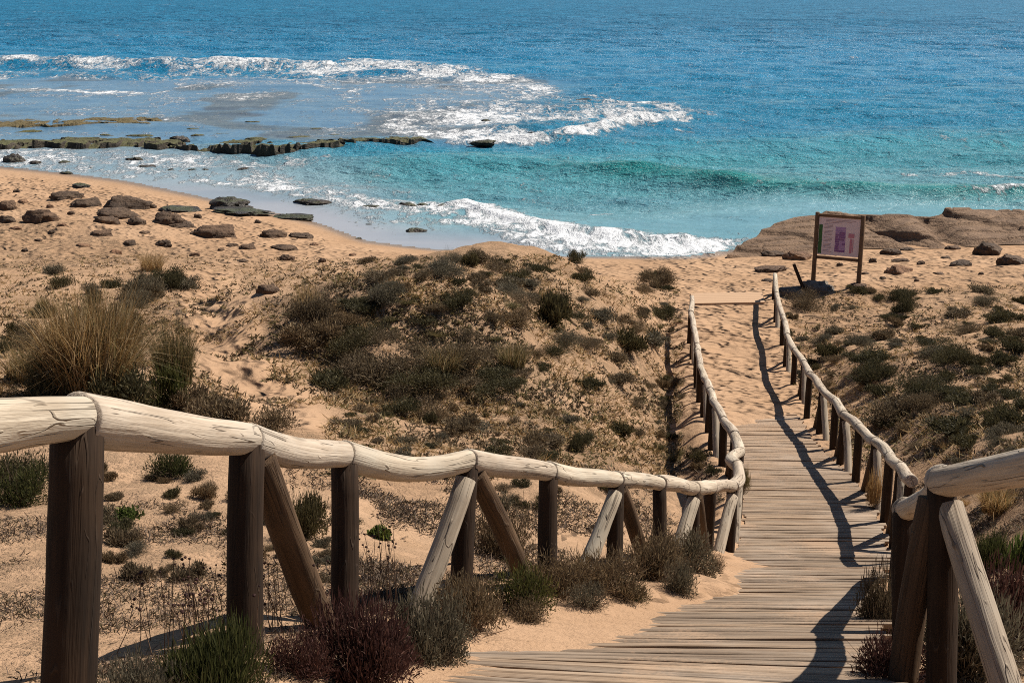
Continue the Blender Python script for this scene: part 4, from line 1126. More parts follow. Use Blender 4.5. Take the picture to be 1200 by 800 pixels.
def build_ledge():
    """sandstone shelf at the right end of the beach: tilted beds broken into steps"""
    top_px = [(852, 300), (872, 287), (900, 268), (930, 255), (980, 250), (1040, 252), (1090, 254), (1110, 250), (1180, 247), (1240, 248), (1330, 246), (1450, 244)]
    nu, nv = 420, 110
    us = np.linspace(852, 1450, nu)
    X = []; 
    Y0 = 44.5; 
    V = np.zeros((nv, nu, 3))
    tv = np.interp(us, [a for a, b in top_px], [b for a, b in top_px])
    for k in range(nu):
        # back edge: on the far rim at a height that grows inland to the right
        e = sstep(852, 960, us[k])
        zr = 0.10 + 0.60 * e
        back = on_plane(us[k], tv[k], zr)
        fv = np.interp(us[k], [852, 880, 940, 1000, 1060, 1100, 1180, 1450], [302, 300, 298, 289, 291, 290, 285, 282])
        front = on_plane(us[k], fv, 0.12)
        t = np.linspace(0, 1.25, nv)
        tt_ = np.clip(t, 0, 1)
        V[:, k, 0] = front[0] + (back[0] - front[0]) * t
        V[:, k, 1] = front[1] + (back[1] - front[1]) * t
        V[:, k, 2] = 0.08 + (zr - 0.08) * tt_
        V[:, k, 2] -= np.where(t > 1, (t - 1) * 8.0, 0)
    x, y = V[..., 0], V[..., 1]
    inside = sstep(0, 0.12, np.linspace(0, 1.25, nv))[:, None] * sstep(1.0, 0.96, np.linspace(0, 1.25, nv))[:, None]
    # bedding steps running slantwise
    q = (x * 0.35 + y * 0.75 + 2.2 * fbm(x / 4.0, y / 4.0, 5, 3)) / 2.1
    fr = q - np.floor(q)
    V[..., 2] += 0.16 * (sstep(0, 0.06, fr) - fr) * inside * (0.4 + 1.2 * fbm(x / 2.5, y / 2.5, 44, 2))
    crk = np.abs(fbm(x / 1.8 + 3, y / 3.2, 46, 4) - 0.5)
    V[..., 2] -= 0.05 * sstep(0.02, 0.0, crk) * inside
    q2 = (-x * 0.25 + y * 1.0 + 1.4 * fbm(x / 3.0 + 9, y / 3.0, 6, 3)) / 0.9
    fr2 = q2 - np.floor(q2)
    V[..., 2] += 0.08 * (sstep(0, 0.12, fr2) - fr2) * inside
    V[..., 2] += (fbm(x / 1.6, y / 1.6, 8, 5) - 0.5) * 0.14 * inside
    V[..., 2] += ridge2(x, y) * inside
    V = V.reshape(-1, 3); c0 = np.array([10.0, 48.0, 0.0])
    i = np.arange(nv - 1)[:, None] * nu; j = np.arange(nu - 1)[None, :]
    f = np.stack([i + j, i + j + 1, i + nu + j + 1, i + nu + j], -1).reshape(-1, 4)
    o = obj("rock_ledge", np_mesh("rock_ledge", V - c0, f, True), M['ledge'], None, c0)
    tag(o, "broad tan sandstone ledge sloping into the sea behind the information board", "rock")
def ridge2(x, y):
    # the two large broken beds at the right
    p = np.array([on_plane(u, v, 0.5)[:2] for u, v in [(1092, 262), (1110, 272), (1140, 278), (1165, 280)]])
    d = np.min([np.hypot((x - a) * 0.9, y - b) for a, b in catmull(np.c_[p, np.zeros(len(p))], 10)[:, :2]], 0)
    p2 = np.array([on_plane(u, v, 0.5)[:2] for u, v in [(1012, 258), (1040, 268), (1080, 277)]])
    d2 = np.min([np.hypot((x - a) * 0.9, y - b) for a, b in catmull(np.c_[p2, np.zeros(len(p2))], 10)[:, :2]], 0)
    return -0.46 * np.exp(-(d / 0.45) ** 2) - 0.38 * np.exp(-(d2 / 0.40) ** 2)
build_ledge()

# ------------------------------------------------------------------ plants
def leaf_cloud(n, seed, R=1.0, hgt=0.75, lobes=5, ll=0.09, lw=0.018, outward=0.8, fill=0.5, droop=0.0, spread=1.0):
    """dome of small leaf blades in lobes; unit radius"""
    r = np.random.default_rng(seed)
    lc = np.c_[r.uniform(-.55, .55, lobes), r.uniform(-.55, .55, lobes), r.uniform(0.0, 0.35, lobes)]
    lr = r.uniform(0.38, 0.62, lobes)
    lr = lr / (0.6 + 0.4 * spread); lc[:, :2] *= 0.8 + 0.2 * spread
    lc[0] = (0, 0, .15); lr[0] = 0.7 / spread
    k = r.integers(0, lobes, n)
    d = r.normal(0, 1, (n, 3)); d /= np.linalg.norm(d, axis=1)[:, None]
    d[:, 2] = np.abs(d[:, 2]) * 1.0 - 0.12
    rad = r.random(n) ** fill
    p = lc[k] + d * (lr[k] * rad * r.uniform(0.85, 1.12, n))[:, None]
    p[:, 2] *= hgt
    p[:, 2] = np.maximum(p[:, 2], 0.01)
    ax = d * outward + r.normal(0, 0.5, (n, 3)); ax[:, 2] += 0.35 - droop
    ax /= np.linalg.norm(ax, axis=1)[:, None]
    sdv = np.cross(ax, r.normal(0, 1, (n, 3))); sdv /= np.linalg.norm(sdv, axis=1)[:, None]
    L = ll * r.uniform(0.5, 1.4, n)[:, None]; W = lw * r.uniform(0.6, 1.3, n)[:, None]
    a = p - sdv * W * 0.4; b = p + sdv * W * 0.4; c = p + ax * L * 0.6 + sdv * W; e = p + ax * L
    c2 = p + ax * L * 0.6 - sdv * W
    V = np.stack([a, b, c, c2, e], 1).reshape(-1, 3)
    base = np.arange(n)[:, None] * 5
    F = np.concatenate([base + [0, 1, 2, 3], base + [3, 2, 4, 4]])
    quads = np.concatenate([base + np.array([0, 1, 2, 3])])
    tris = base + np.array([3, 2, 4])
    tint = np.repeat(np.clip(r.beta(2, 2.2, n) * 0.85 + 0.15 * rad, 0, 1), 5)
    return V, quads, tris, tint
def tri_mesh(name, V, quads, tris, tint):
    F = np.concatenate([quads[:, [0, 1, 2]], quads[:, [0, 2, 3]], tris]) if len(tris) else np.concatenate([quads[:, [0, 1, 2]], quads[:, [0, 2, 3]]])
    return np_mesh(name, V, F, False, {"tint": ('FLOAT', tint)})
def twig_cloud(n, seed, hgt=0.8, w=0.008, spread=1.0):
    r = np.random.default_rng(seed)
    d = r.normal(0, 1, (n, 3)); d[:, 2] = np.abs(d[:, 2]) * 0.9 + 0.25; d /= np.linalg.norm(d, axis=1)[:, None]
    p0 = np.c_[r.normal(0, .12, (n, 2)), np.zeros(n)]
    ln = r.uniform(0.5, 1.05, n)[:, None]
    p1 = p0 + d * ln * [spread * .5, spread * .5, hgt * .55]; p2 = p0 + d * ln * [spread, spread, hgt] + r.normal(0, .08, (n, 3))
    s_ = np.cross(d, r.normal(0, 1, (n, 3))); s_ /= np.linalg.norm(s_, axis=1)[:, None]
    V = np.stack([p0 - s_ * w, p0 + s_ * w, p1 + s_ * w * .8, p1 - s_ * w * .8, p2 + s_ * w * .4, p2 - s_ * w * .4], 1).reshape(-1, 3)
    b = np.arange(n)[:, None] * 6
    q = np.concatenate([b + [0, 1, 2, 3], b + [3, 2, 4, 5]])
    return V, q, np.zeros((0, 3), int), np.repeat(r.random(n), 6)
def grass_cloud(n, seed, hgt=1.0, spread=0.55, base=0.22, w=0.006, arch=0.6, seg=5, lean=(0, 0)):
    """arching blades from a tuft; unit height"""
    r = np.random.default_rng(seed)
    a = r.uniform(0, 2 * np.pi, n); br_ = base * np.sqrt(r.random(n))
    p0 = np.c_[br_ * np.cos(a), br_ * np.sin(a), np.zeros(n)]
    da = a + r.normal(0, 0.7, n)
    tilt = np.abs(r.normal(0.0, 1.0, n)) * spread
    H = hgt * r.uniform(0.45, 1.0, n) * (1 - 0.25 * np.clip(tilt, 0, 1.5))
    hx = np.cos(da) * tilt + lean[0]; hy = np.sin(da) * tilt + lean[1]
    ts = np.linspace(0, 1, seg + 1)
    sdv = np.stack([-np.sin(da + r.normal(0, .8, n)), np.cos(da + r.normal(0, .8, n)), np.zeros(n)], 1)
    V = []
    curl = r.normal(0, 0.22, (n, 2)); kink = r.uniform(0.45, 0.9, n); kd = np.where(r.random(n) < 0.22, r.uniform(0.3, 0.9, n), 0.0)
    for t in ts:
        bend = t ** (1.0 + arch)
        past = np.maximum(t - kink, 0) * kd
        c = p0 + np.stack([hx * H * bend + curl[:, 0] * H * t * t + past * np.cos(da) * H, hy * H * bend + curl[:, 1] * H * t * t + past * np.sin(da) * H, H * (t - 0.28 * arch * np.clip(tilt, 0, 1.6) * t ** 3) - 1.5 * past * H], 1)
        ww = (w * (1 - t) + 0.0008)
        V += [c - sdv * ww, c + sdv * ww]
    V = np.stack(V, 1)
    m = 2 * (seg + 1)
    b = np.arange(n)[:, None] * m
    q = np.concatenate([b + [2 * k, 2 * k + 1, 2 * k + 3, 2 * k + 2] for k in range(seg)])
    tint = np.repeat(r.beta(2, 2, n), m)
    return V.reshape(-1, 3), q, np.zeros((0, 3), int), tint
def merge(*cl):
    V = []; Q = []; T = []; tn = []; n = 0
    for v, q, t, k in cl:
        V.append(v); Q.append(q + n); T.append(t + n); tn.append(k); n += len(v)
    return np.concatenate(V), np.concatenate(Q), np.concatenate(T), np.concatenate(tn)

PLANTS = {}
def variants(kind, fine=False):
    if (kind, fine) in PLANTS: return PLANTS[kind, fine]
    L = []
    for s in range(6):
        if kind in ('dark', 'grey', 'brown', 'green'):
            me = tri_mesh("shrub", *merge(leaf_cloud(6500 if fine else 2300, 50 + s * 7 + hash_s(kind), lobes=6 + 2 * s, ll=(0.09 + 0.02 * s) * (0.5 if fine else 1), lw=(0.013 + 0.002 * s) * (0.55 if fine else 1), fill=0.6, hgt=0.8, spread=1.0 + 0.25 * s), twig_cloud(110, 9 + s, 0.72, 0.006)))
        elif kind in ('straw', 'olive'):
            me = tri_mesh("tuft", *grass_cloud(430, 70 + s + hash_s(kind), 1.0, 0.55, 0.30, 0.011, 0.6))
        else:
            me = tri_mesh("sprig", *leaf_cloud(500, 90 + s, lobes=4, ll=0.22, lw=0.06, fill=0.5, hgt=0.7))
        me.materials.append(M[kind]); L.append(me)
    PLANTS[kind, fine] = L
    return L
def hash_s(k): return sum(ord(c) for c in k) % 50
def plant(name, kind, p, rx, h, label, group, cat="shrub", ry=None, rz=None):
    me = random.choice(variants(kind, rx > 0.42 and kind not in ('straw', 'olive')))
    o = bpy.data.objects.new(name, me); COL.objects.link(o)
    o.location = (p[0], p[1], p[2] - 0.03 * h)
    if kind in ('straw', 'olive'): s = (rx * 1.1, (ry or rx) * 1.1, h)
    else: s = (rx, ry or rx, h / 0.62)
    o.scale = s
    o.rotation_euler = (random.uniform(-.08, .08), random.uniform(-.08, .08), rz if rz is not None else random.uniform(0, 6.28))
    tag(o, label, cat, group)
    return o
def px_plant(name, kind, u, v, wpx, hpx, label, group, cat="shrub", squash=1.0):
    p, Z = ground_at(u, v)
    return plant(name, kind, p, wpx * Z / F_PX / 2, hpx * Z / F_PX / 0.92, label, group, cat, ry=wpx * Z / F_PX / 2 * squash, rz=random.choice([0, math.pi]) + random.uniform(-.4, .4))

# named individuals on the dunes
NAMED = [
 ('dune_shrub', 'dark', 552, 312, 26, 17, "round dark shrub on the dune crest before the wet sand"),
 ('dune_shrub', 'dark', 677, 309, 28, 16, "round dark green shrub highest on the dune crest against the surf"),
 ('dune_shrub', 'dark', 646, 381, 46, 34, "large dark bush at the middle of the dune top"),
 ('dune_shrub', 'dark', 655, 362, 34, 22, "dark bush just behind the large one on the dune top"),
 ('dune_shrub', 'dark', 736, 410, 48, 24, "dark shrub on the dune right of the large bush"),
 ('dune_shrub', 'dark', 198, 337, 56, 26, "dark shrub on the crest at the left beside the sandy hollow"),
 ('dune_shrub', 'grey', 165, 350, 60, 28, "grey-green shrub behind the big grass tussock"),
 ('dune_shrub', 'brown', 370, 378, 70, 36, "brown shrub on the shoulder right of the sandy hollow"),
 ('dune_shrub', 'dark', 385, 455, 60, 20, "low dark shrub in the shaded foot of the hollow"),
 ('dune_shrub', 'grey', 450, 355, 62, 28, "grey shrub on the upper dune left of centre"),
 ('dune_shrub', 'dark', 768, 405, 40, 26, "dark shrub by the far posts of the left fence"),
 ('dune_shrub', 'brown', 772, 336, 48, 20, "tan bushy clump at the right end of the dune crest"),
 ('dune_shrub', 'dark', 1062, 364, 46, 26, "dark green bush right of the information board"),
 ('dune_shrub', 'dark', 970, 420, 34, 18, "dark shrub near the middle of the far right fence"),
 ('dune_shrub', 'brown', 945, 362, 60, 22, "brown clump round the foot of the board's boulder"),
 ('dune_shrub', 'brown', 1050, 488, 100, 30, "wide brown scrub mound right of the far right fence"),
 ('dune_shrub', 'dark', 1090, 465, 90, 30, "dark scrub mound behind the wide brown one"),
 ('dune_shrub', 'dark', 1110, 425, 70, 22, "dark low scrub up the slope right of the fence"),
 ('dune_shrub', 'dark', 1030, 445, 60, 24, "dark scrub left of the dark mound on the right slope"),
 ('dune_shrub', 'dark', 1170, 500, 60, 26, "dark scrub at the right edge above the near rail"),
 ('dune_shrub', 'dark', 505, 497, 20, 16, "little dark upright bush in the open sand of the valley"),
 ('dune_shrub', 'dark', 680, 530, 28, 22, "dark little bush above the middle of the left rail"),
 ('dune_shrub', 'brown', 375, 402, 90, 32, "broad brown bush throwing shade into the sandy hollow"),
 ('dune_shrub', 'brown', 440, 446, 120, 31, "broad brown scrub at the lower left of the shaded dune face"),
 ('dune_shrub', 'dark', 495, 452, 110, 27, "broad dark scrub at the bottom of the shaded dune face"),
 ('dune_shrub', 'brown', 535, 424, 100, 26, "broad brown scrub in the middle of the shaded dune face"),
 ('dune_shrub', 'dark', 425, 404, 90, 22, "broad dark scrub at the top left of the shaded dune face"),
 ('dune_shrub', 'dark', 575, 456, 90, 19, "broad dark scrub at the lower right of the shaded dune face"),
 ('dune_shrub', 'green', 866, 578, 14, 26, "small leafy bush between boardwalk and fence corner"),
]
for q in NAMED: px_plant(q[0], q[1], q[2], q[3], q[4], q[5], q[6], "scrub on the dunes")

# scattered scrub: zones (polygon in the photo, kinds, count, width range m, label words)
def inpoly(u, v, poly):
    c = False; n = len(poly)
    for i in range(n):
        (x0, y0), (x1, y1) = poly[i], poly[(i + 1) % n]
        if (y0 > v) != (y1 > v) and u < (x1 - x0) * (v - y0) / (y1 - y0) + x0: c = not c
    return c
KW = {'dark': "dark green", 'grey': "grey-green", 'brown': "brown", 'straw': "straw-coloured", 'olive': "olive"}
ZONES = [
 ([(410, 350), (600, 360), (620, 455), (480, 470), (400, 440)], ['brown', 'dark', 'brown', 'olive', 'brown', 'dark'], 38, (0.5, 1.3), 0.25, "on the shaded dune face in the middle"),
 ([(420, 300), (600, 305), (640, 350), (420, 350)], ['dark', 'grey', 'brown', 'brown'], 24, (0.35, 1.0), 0.28, "on the upper dune before the surf"),
 ([(600, 310), (790, 330), (780, 430), (620, 440)], ['dark', 'grey', 'brown', 'brown', 'dark'], 34, (0.4, 1.1), 0.28, "on the dune right of the centre"),
 ([(420, 470), (790, 440), (770, 540), (450, 540), (400, 500)], ['dark', 'grey', 'brown', 'brown'], 52, (0.2, 0.75), 0.28, "in the valley above the left rail"),
 ([(0, 325), (230, 310), (225, 400), (0, 420)], ['dark', 'grey', 'brown', 'olive'], 30, (0.4, 1.0), 0.45, "on the left dune behind the big tussock"),
 ([(915, 345), (1200, 335), (1200, 400), (940, 410)], ['dark', 'dark', 'brown', 'grey'], 34, (0.3, 1.0), 0.30, "on the right slope near the information board"),
 ([(940, 400), (1200, 400), (1200, 520), (1080, 530), (985, 470)], ['dark', 'dark', 'brown', 'grey'], 46, (0.3, 1.1), 0.30, "on the right slope beside the far fence"),
 ([(420, 540), (800, 560), (780, 600), (560, 600)], ['dark', 'grey', 'brown'], 16, (0.15, 0.4), 0.4, "behind the braces of the left fence"),
 ([(770, 360), (815, 380), (840, 560), (770, 540)], ['dark', 'brown', 'olive'], 20, (0.25, 0.55), 0.4, "along the outside of the left fence's upper run"),
 ([(900, 345), (925, 360), (990, 480), (1010, 520), (960, 470), (905, 400)], ['dark', 'brown', 'grey'], 16, (0.25, 0.5), 0.4, "at the foot of the far right fence"),
 ([(1090, 500), (1200, 500), (1200, 570), (1130, 600)], ['brown', 'straw', 'grey'], 10, (0.25, 0.5), 0.4, "on the open sand above the near right rail"),
 ([(0, 560), (60, 540), (230, 560), (420, 600), (420, 700), (130, 680)], ['grey', 'brown', 'brown', 'dark'], 54, (0.10, 0.32), 0.40, "on the sand seen between the near left posts"),
]
placed = []
for poly, kinds, cnt, (w0, w1), asp, words in ZONES:
    us_ = [a for a, b in poly]; vs_ = [b for a, b in poly]
    done = 0; tries = 0
    while done < cnt and tries < cnt * 30:
        tries += 1
        u, v = random.uniform(min(us_), max(us_)), random.uniform(min(vs_), max(vs_))
        if not inpoly(u, v, poly): continue
        p, Z = ground_at(u, v)
        idx_, t_, zp_, om_ = path_coords([p[0]], [p[1]])
        if om_[0] < 0.28: continue
        w = w0 + (w1 - w0) * random.random() ** 1.6
        if any((p[0] - a) ** 2 + (p[1] - b) ** 2 < (0.33 * (w + c)) ** 2 for a, b, c in placed): continue
        if np.min(np.hypot(trail_pts[:, 0] - p[0], trail_pts[:, 1] - p[1])) < 0.7: continue
        placed.append((p[0], p[1], w))
        k = random.choice(kinds)
        lab = "low %s %s %s" % (KW[k], "grass tuft" if k in ('straw', 'olive') else "shrub", words)
        plant('grass_tuft' if k in ('straw', 'olive') else 'dune_shrub', k, p, w / 2, w * asp * random.uniform(.7, 1.3), lab, "%s scrub %s" % (KW[k], words), "grass" if k in ('straw', 'olive') else "shrub", ry=w / 2 * random.uniform(.7, 1.1))
        done += 1

# big grass tussock at the left, with its own blades
def big_tussock(u, v, wpx, hpx, label, n, mats, seed, lean=(0.05, 0)):
    p, Z = ground_at(u, v)
    root = empty("grass_tussock", tuple(p)); tag(root, label, "grass", "large grass tussocks")
    W = wpx * Z / F_PX; H = hpx * Z / F_PX
    for k, (mt, fr) in enumerate(mats):
        V, q, t, tn = grass_cloud(int(n * fr), seed + k, 1.0, 0.42, 0.40, 0.0085, 0.55, 6, lean)
        V = V * [W * 0.55, W * 0.48, H]
        obj("blades", tri_mesh("blades", V, q, t, tn), M[mt], root)
big_tussock(110, 470, 190, 152, "large straw-brown grass tussock standing behind the near left rail", 2800, [('straw', .80), ('olive', .20)], 301)
big_tussock(205, 450, 90, 88, "dark olive grass tussock touching the right of the large straw one", 1300, [('olive', .55), ('dark', .25), ('straw', .2)], 305)
big_tussock(60, 462, 110, 80, "smaller dark tussock at the left of the large straw one", 1000, [('olive', .8), ('straw', .2)], 309)
big_tussock(30, 445, 90, 50, "low dry tussock cut by the left edge of the picture", 600, [('olive', .5), ('straw', .5)], 311)
big_tussock(178, 318, 56, 30, "fine straw grass on the left dune crest beside the beach", 500, [('straw', 1.)], 313)
big_tussock(360, 372, 60, 48, "straw grass clump on the shoulder by the sandy hollow", 500, [('straw', .7), ('olive', .3)], 315)
big_tussock(526, 306, 22, 26, "thin upright grass on the dune crest before the wet sand", 60, [('olive', 1.)], 317)
big_tussock(520, 440, 80, 44, "brown grass mass on the shaded dune face", 700, [('straw', .4), ('olive', .6)], 319)
big_tussock(600, 430, 70, 36, "olive grass mass right on the shaded dune face", 600, [('straw', .3), ('olive', .7)], 323)
big_tussock(1170, 600, 90, 45, "dry straw grass on the sand behind the near right rail", 700, [('straw', .8), ('olive', .2)], 327)
px_plant('dune_shrub', 'green', 200, 474, 56, 50, "round green-yellow shrub at the right foot of the big tussock", "bushes by the big tussock")
px_plant('dune_shrub', 'dark', 130, 478, 120, 60, "dark shrub at the base of the large straw tussock", "bushes by the big tussock")
px_plant('dune_shrub', 'dark', 50, 475, 90, 50, "dark shrub at the base of the smaller tussock", "bushes by the big tussock")
for (u, v, w, h, lab) in [(265, 495, 90, 34, "twiggy brown shrub left above the second left post"), (320, 505, 70, 30, "twiggy brown shrub right above the second left post"), (235, 480, 60, 26, "twiggy brown shrub under the green-yellow one")]:
    px_plant('dune_shrub', 'brown', u, v, w, h, lab, "twiggy shrubs behind the near rail")

# ---- foreground bushes, each with foliage and stems of its own
def fg_bush(u, v, wpx, hpx, label, kind, seed, n=5200, ll=0.10, lw=0.010, cat="shrub", twigs=160, name="heath_bush", group="bushes along the near fence", hgt=0.85, twig_mat='twig', up=0.0):
    p, Z = ground_at(u, v)
    root = empty(name, (p[0], p[1], p[2] - 0.03)); tag(root, label, cat, group)
    W = wpx * Z / F_PX / 2; H = hpx * Z / F_PX / 0.62
    V, q, t, tn = leaf_cloud(n, seed, lobes=9, ll=ll, lw=lw, fill=0.6, hgt=hgt, droop=-up)
    obj("foliage", tri_mesh("foliage", V * [W, W * 0.85, H], q, t, tn), M[kind], root)
    V, q, t, tn = twig_cloud(twigs, seed + 1, 0.72, 0.006, 1.0)
    obj("stems", tri_mesh("stems", V * [W, W * 0.85, H], q, t, tn), M[twig_mat], root)
fg_bush(420, 800, 135, 105, "dark red-brown heath bush at the foot of the third left post", 'red', 401, 9000)
fg_bush(505, 775, 100, 85, "dark grey heath bush right of the red-brown one", 'grey', 402, 8000)
fg_bush(350, 790, 90, 60, "reddish dry heath between the green cushion and the red-brown bush", 'red', 403, 4000)
fg_bush(262, 822, 165, 88, "green grassy cushion at the foot of the second left post", 'green', 404, 9000, 0.17, 0.008, up=.9)
fg_bush(170, 830, 120, 70, "grey twiggy heath right of the nearest left post", 'grey', 405, 5000)
fg_bush(605, 712, 90, 62, "small green shrub at the foot of the fourth post's dark brace", 'green', 406, 3500)
fg_bush(548, 738, 95, 72, "brown dry heath under the fourth left post", 'brown', 407, 5500)
fg_bush(655, 696, 95, 46, "brown dry clump at the foot of the fifth left post", 'brown', 408, 4000)
fg_bush(705, 694, 120, 52, "pale straw scrub before the sixth left post", 'brown', 409, 5500, 0.13, 0.007)
fg_bush(760, 678, 95, 58, "brown dry scrub between the sixth and seventh left posts", 'brown', 410, 4500)
fg_bush(790, 690, 52, 42, "round grey cushion on the sand bank by the boards", 'grey', 411, 4000)
fg_bush(806, 668, 84, 50, "grey-green scrub before the braces near the fence corner", 'grey', 412, 4500)
fg_bush(590, 655, 80, 75, "loose dry scrub behind the fourth post's dark brace", 'brown', 413, 3000)
fg_bush(635, 600, 50, 26, "small dark scrub behind the fifth left post", 'dark', 414, 2500)
fg_bush(350, 630, 76, 62, "dark blue-grey bush seen between the second and third posts", 'dark', 415, 5000)
fg_bush(445, 630, 36, 18, "bright green creeping plant right of the third left post", 'bright', 416, 900, 0.22, 0.06)
fg_bush(200, 560, 64, 38, "green twiggy bush on sand between the first and second posts", 'green', 417, 3500)
fg_bush(235, 610, 38, 15, "tiny grey cushion on sand between the first and second posts", 'grey', 418, 2500)
fg_bush(150, 607, 44, 16, "leafy low sprig right of the nearest left post", 'bright', 419, 500, 0.22, 0.06)
fg_bush(20, 590, 90, 50, "dark shrub with green leaves left of the nearest post", 'green', 420, 3500)
fg_bush(20, 565, 100, 40, "dark twiggy scrub under the rail at the left edge", 'dark', 421, 3500)
fg_bush(1032, 752, 66, 84, "dry grey-green shrub between the boards and the near right posts", 'brown', 422, 4500, 0.14, 0.010)
fg_bush(1120, 790, 150, 100, "dark red-grey heath around the near right posts", 'grey', 423, 8000)
fg_bush(1040, 806, 110, 70, "dark heath at the foot of the near right dark brace", 'red', 424, 4500)
fg_bush(1180, 760, 120, 100, "red-brown heath behind the cracked grey brace", 'red', 425, 6000)
fg_bush(1165, 668, 70, 46, "green shrub behind the cracked grey brace", 'green', 426, 4000, 0.16, 0.01, up=.6)
fg_bush(1195, 672, 50, 44, "yellow-green leafy plant at the right edge above the heath", 'bright', 427, 700, 0.26, 0.05, up=.6)
fg_bush(1200, 740, 60, 50, "yellow-green leafy plant at the right edge among the heath", 'bright', 428, 700, 0.26, 0.05, up=.6)
fg_bush(870, 580, 20, 34, "olive grassy shrub growing against the boards at the fence corner", 'olive', 429, 900, 0.25, 0.012, up=.8)
fg_bush(1025, 600, 22, 50, "straw clump at the posts of the far right fence", 'straw', 430, 900, 0.25, 0.012, up=.8)

fg_bush(618, 728, 60, 34, "low brown sprawl on the sand bank under the fourth post's dark brace", 'brown', 431, 2600)
fg_bush(690, 712, 64, 34, "low grey sprawl on the sand bank before the sixth left post", 'grey', 432, 2600)
fg_bush(742, 702, 50, 30, "low green-brown sprawl at the edge of the sand bank", 'green', 433, 2200)
fg_bush(838, 668, 34, 26, "little brown shrub at the foot of the fence corner", 'brown', 434, 1600)
fg_bush(455, 780, 90, 46, "dark litter-strewn heath between the red-brown and grey bushes", 'red', 435, 3500)
# dried flower stalks
def stalks(u, v, wpx, hpx, n, seed, label):
    p, Z = ground_at(u, v)
    root = empty("dried_flower", tuple(p)); tag(root, label, "flower", "dried flower stalks by the near fence")
    r = np.random.default_rng(seed)
    W = wpx * Z / F_PX / 2; H = hpx * Z / F_PX
    st_ = MB()
    for k in range(n):
        b = np.array([r.normal(0, .45) * W, r.normal(0, .35) * W, -0.02]); tip = b + np.array([r.normal(0, .10) * H, r.normal(0, .10) * H, H * r.uniform(.55, 1.0)])
        mid = 0.5 * (b + tip) + r.normal(0, .02, 3)
        v_, f_, _ = tube(np.array([b, mid, tip]), [0.0022, 0.0018, 0.0014], 5, 1, 0, True); st_.add(v_, f_, tint=np.full(len(v_), r.random()))
        for e in range(r.integers(1, 4)):
            c = tip + r.normal(0, .012, 3) * (e > 0) * 2 + np.array([0, 0, -.02 * e])
            rr = r.uniform(.0035, .007)
            v_, f_, _ = tube(np.array([c - [0, 0, rr], c - [0, 0, rr * .4], c + [0, 0, rr * .5], c + [0, 0, rr]]), [rr * .3, rr, rr * 1.05, rr * .5], 7, 2, 0.3); hd = MB(); hd.add(v_, f_, tint=np.full(len(v_), r.random() * .5)); obj('flower_head', hd.mesh('flower_head'), M['red'], root)
    obj("stems", st_.mesh("stems"), M['twig'], root)
stalks(215, 770, 150, 120, 30, 1, "dried dark flower stalks rising left of the second left post")
stalks(320, 740, 110, 110, 22, 2, "dried dark flower stalks right of the second left post")
stalks(440, 715, 90, 110, 18, 3, "dried dark flower stalks right of the third left post")
stalks(1130, 740, 120, 110, 16, 4, "dried stalks among the near right heath")

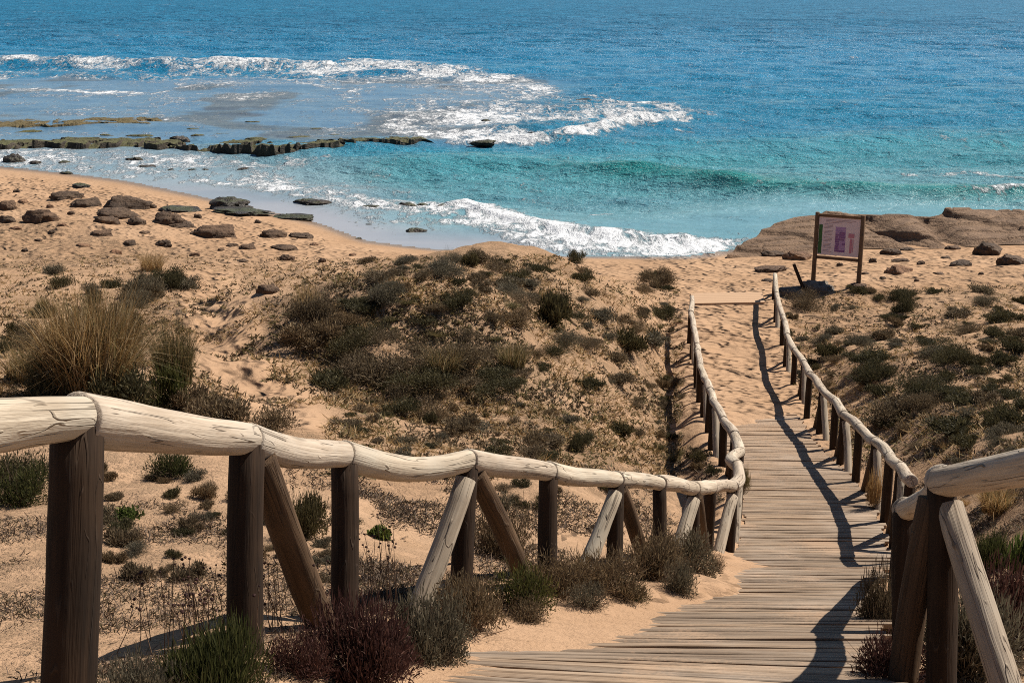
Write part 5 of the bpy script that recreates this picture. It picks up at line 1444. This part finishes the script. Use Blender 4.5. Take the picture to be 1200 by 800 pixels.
# ------------------------------------------------------------------ ground cover nobody could count
def ground_cover(name, regions, total, mat, label, seed, ln, w, leafy):
    r = np.random.default_rng(seed)
    REG = regions; U = []; Vv = []
    for (u0, v0, u1, v1, sh) in regions:
        n = int(total * sh); U.append(r.uniform(u0, u1, n)); Vv.append(r.uniform(v0, v1, n))
    U = np.concatenate(U); Vv = np.concatenate(Vv)
    # march all sight lines together
    n = len(U); hit = np.full(n, -1.0)
    for Z in np.concatenate([np.arange(3.2, 16, 0.12), np.arange(16, 46, 0.3)]):
        yc = Z * (400 - Vv) / F_PX
        X_ = Z * (U - 600) / F_PX; Y_ = Z * CP + yc * SP; Zw = HC - Z * SP + yc * CP
        m = hit < 0
        if not m.any(): break
        h = terrain(X_[m], Y_[m])
        k = np.where(m)[0][Zw[m] < h]
        hit[k] = Z - r.random(len(k)) * (0.12 if Z < 16 else 0.3)
    ok = hit > 0
    U, Vv, hit = U[ok], Vv[ok], hit[ok]
    yc = hit * (400 - Vv) / F_PX
    x = hit * (U - 600) / F_PX; y = hit * CP + yc * SP
    idx_, t_, zp_, om_ = path_coords(x, y)
    ys0 = np.interp(x, SHX, SHY)
    dt_ = np.min(np.hypot(x[:, None] - trail_pts[None, :, 0], y[:, None] - trail_pts[None, :, 1]), 1)
    clump = fbm(x / 0.9, y / 0.9, seed + 5, 3) if REG is REG_DUNE else fbm(x / 0.75, y / 0.75, 71, 4) * 1.35 - 0.17
    ok = (om_ > 0.22) & (ys0 - y > 9.5) & (dt_ > 0.55) & (clump > (0.5 if total > 8000 else 0.55) + r.normal(0, .05, len(x)))
    x, y, hit = x[ok], y[ok], hit[ok]
    z = terrain(x, y)
    V = []; n = len(x); per = 5
    P = np.repeat(np.c_[x, y, z - 0.004], per, 0) + np.c_[r.normal(0, .025, (n * per, 2)), np.zeros(n * per)]
    N_ = n * per
    d = r.normal(0, 1, (N_, 3)); d[:, 2] = np.abs(d[:, 2]) * (0.9 if leafy else 0.55) + 0.12; d /= np.linalg.norm(d, axis=1)[:, None]
    s_ = np.cross(d, r.normal(0, 1, (N_, 3))); s_ /= np.linalg.norm(s_, axis=1)[:, None]
    L = ln * r.uniform(.4, 1.3, N_)[:, None] * np.repeat(np.clip(0.5 + hit / 30, 0.6, 1.05), per)[:, None]; W = w * np.repeat(np.clip(0.4 + hit / 12, .5, 2.2), per)[:, None]
    a, b, c = P - s_ * W, P + s_ * W, P + d * L * .6 + s_ * W * (1.2 if leafy else .8)
    e = P + d * L * .6 - s_ * W * (1.2 if leafy else .8); tp = P + d * L
    Vx = np.stack([a, b, c, e, tp], 1).reshape(-1, 3)
    bs = np.arange(N_)[:, None] * 5
    me = tri_mesh(name, Vx, bs + [0, 1, 2, 3], bs + [3, 2, 4], np.repeat(r.beta(2, 2, N_), 5))
    o = obj(name, me, M[mat]); tag(o, label, "ground cover", None, "stuff")
REG_DUNE = [(-60, 300, 420, 480, .22), (380, 300, 800, 560, .42), (900, 335, 1260, 540, .20)]
REG_NEAR = [(-60, 540, 480, 800, .35), (400, 540, 860, 720, .40), (1000, 540, 1260, 800, .25)]
ground_cover("ground_cover", REG_DUNE, 22000, 'brown', "short brown scrubby plants spread over the dune sand", 11, 0.060, 0.005, True)
ground_cover("dry_grass", REG_DUNE, 17000, 'straw', "short dry grass and twigs spread over the dune sand", 12, 0.115, 0.0032, False)
ground_cover("olive_ground_cover", REG_DUNE, 9000, 'olive', "short olive grass spread over the dune sand", 15, 0.10, 0.0045, False)
ground_cover("dry_twigs", REG_NEAR, 19000, 'twig', "dry twigs and dead stems littering the near sand", 13, 0.075, 0.0026, False)
ground_cover("small_sprigs", REG_NEAR, 5000, 'dark', "tiny dark sprigs dotted over the near sand", 14, 0.024, 0.0036, True)
ground_cover("brown_ground_cover", REG_NEAR, 20000, 'brown', "low dead brown plants spread over the near sand", 16, 0.040, 0.0034, False)
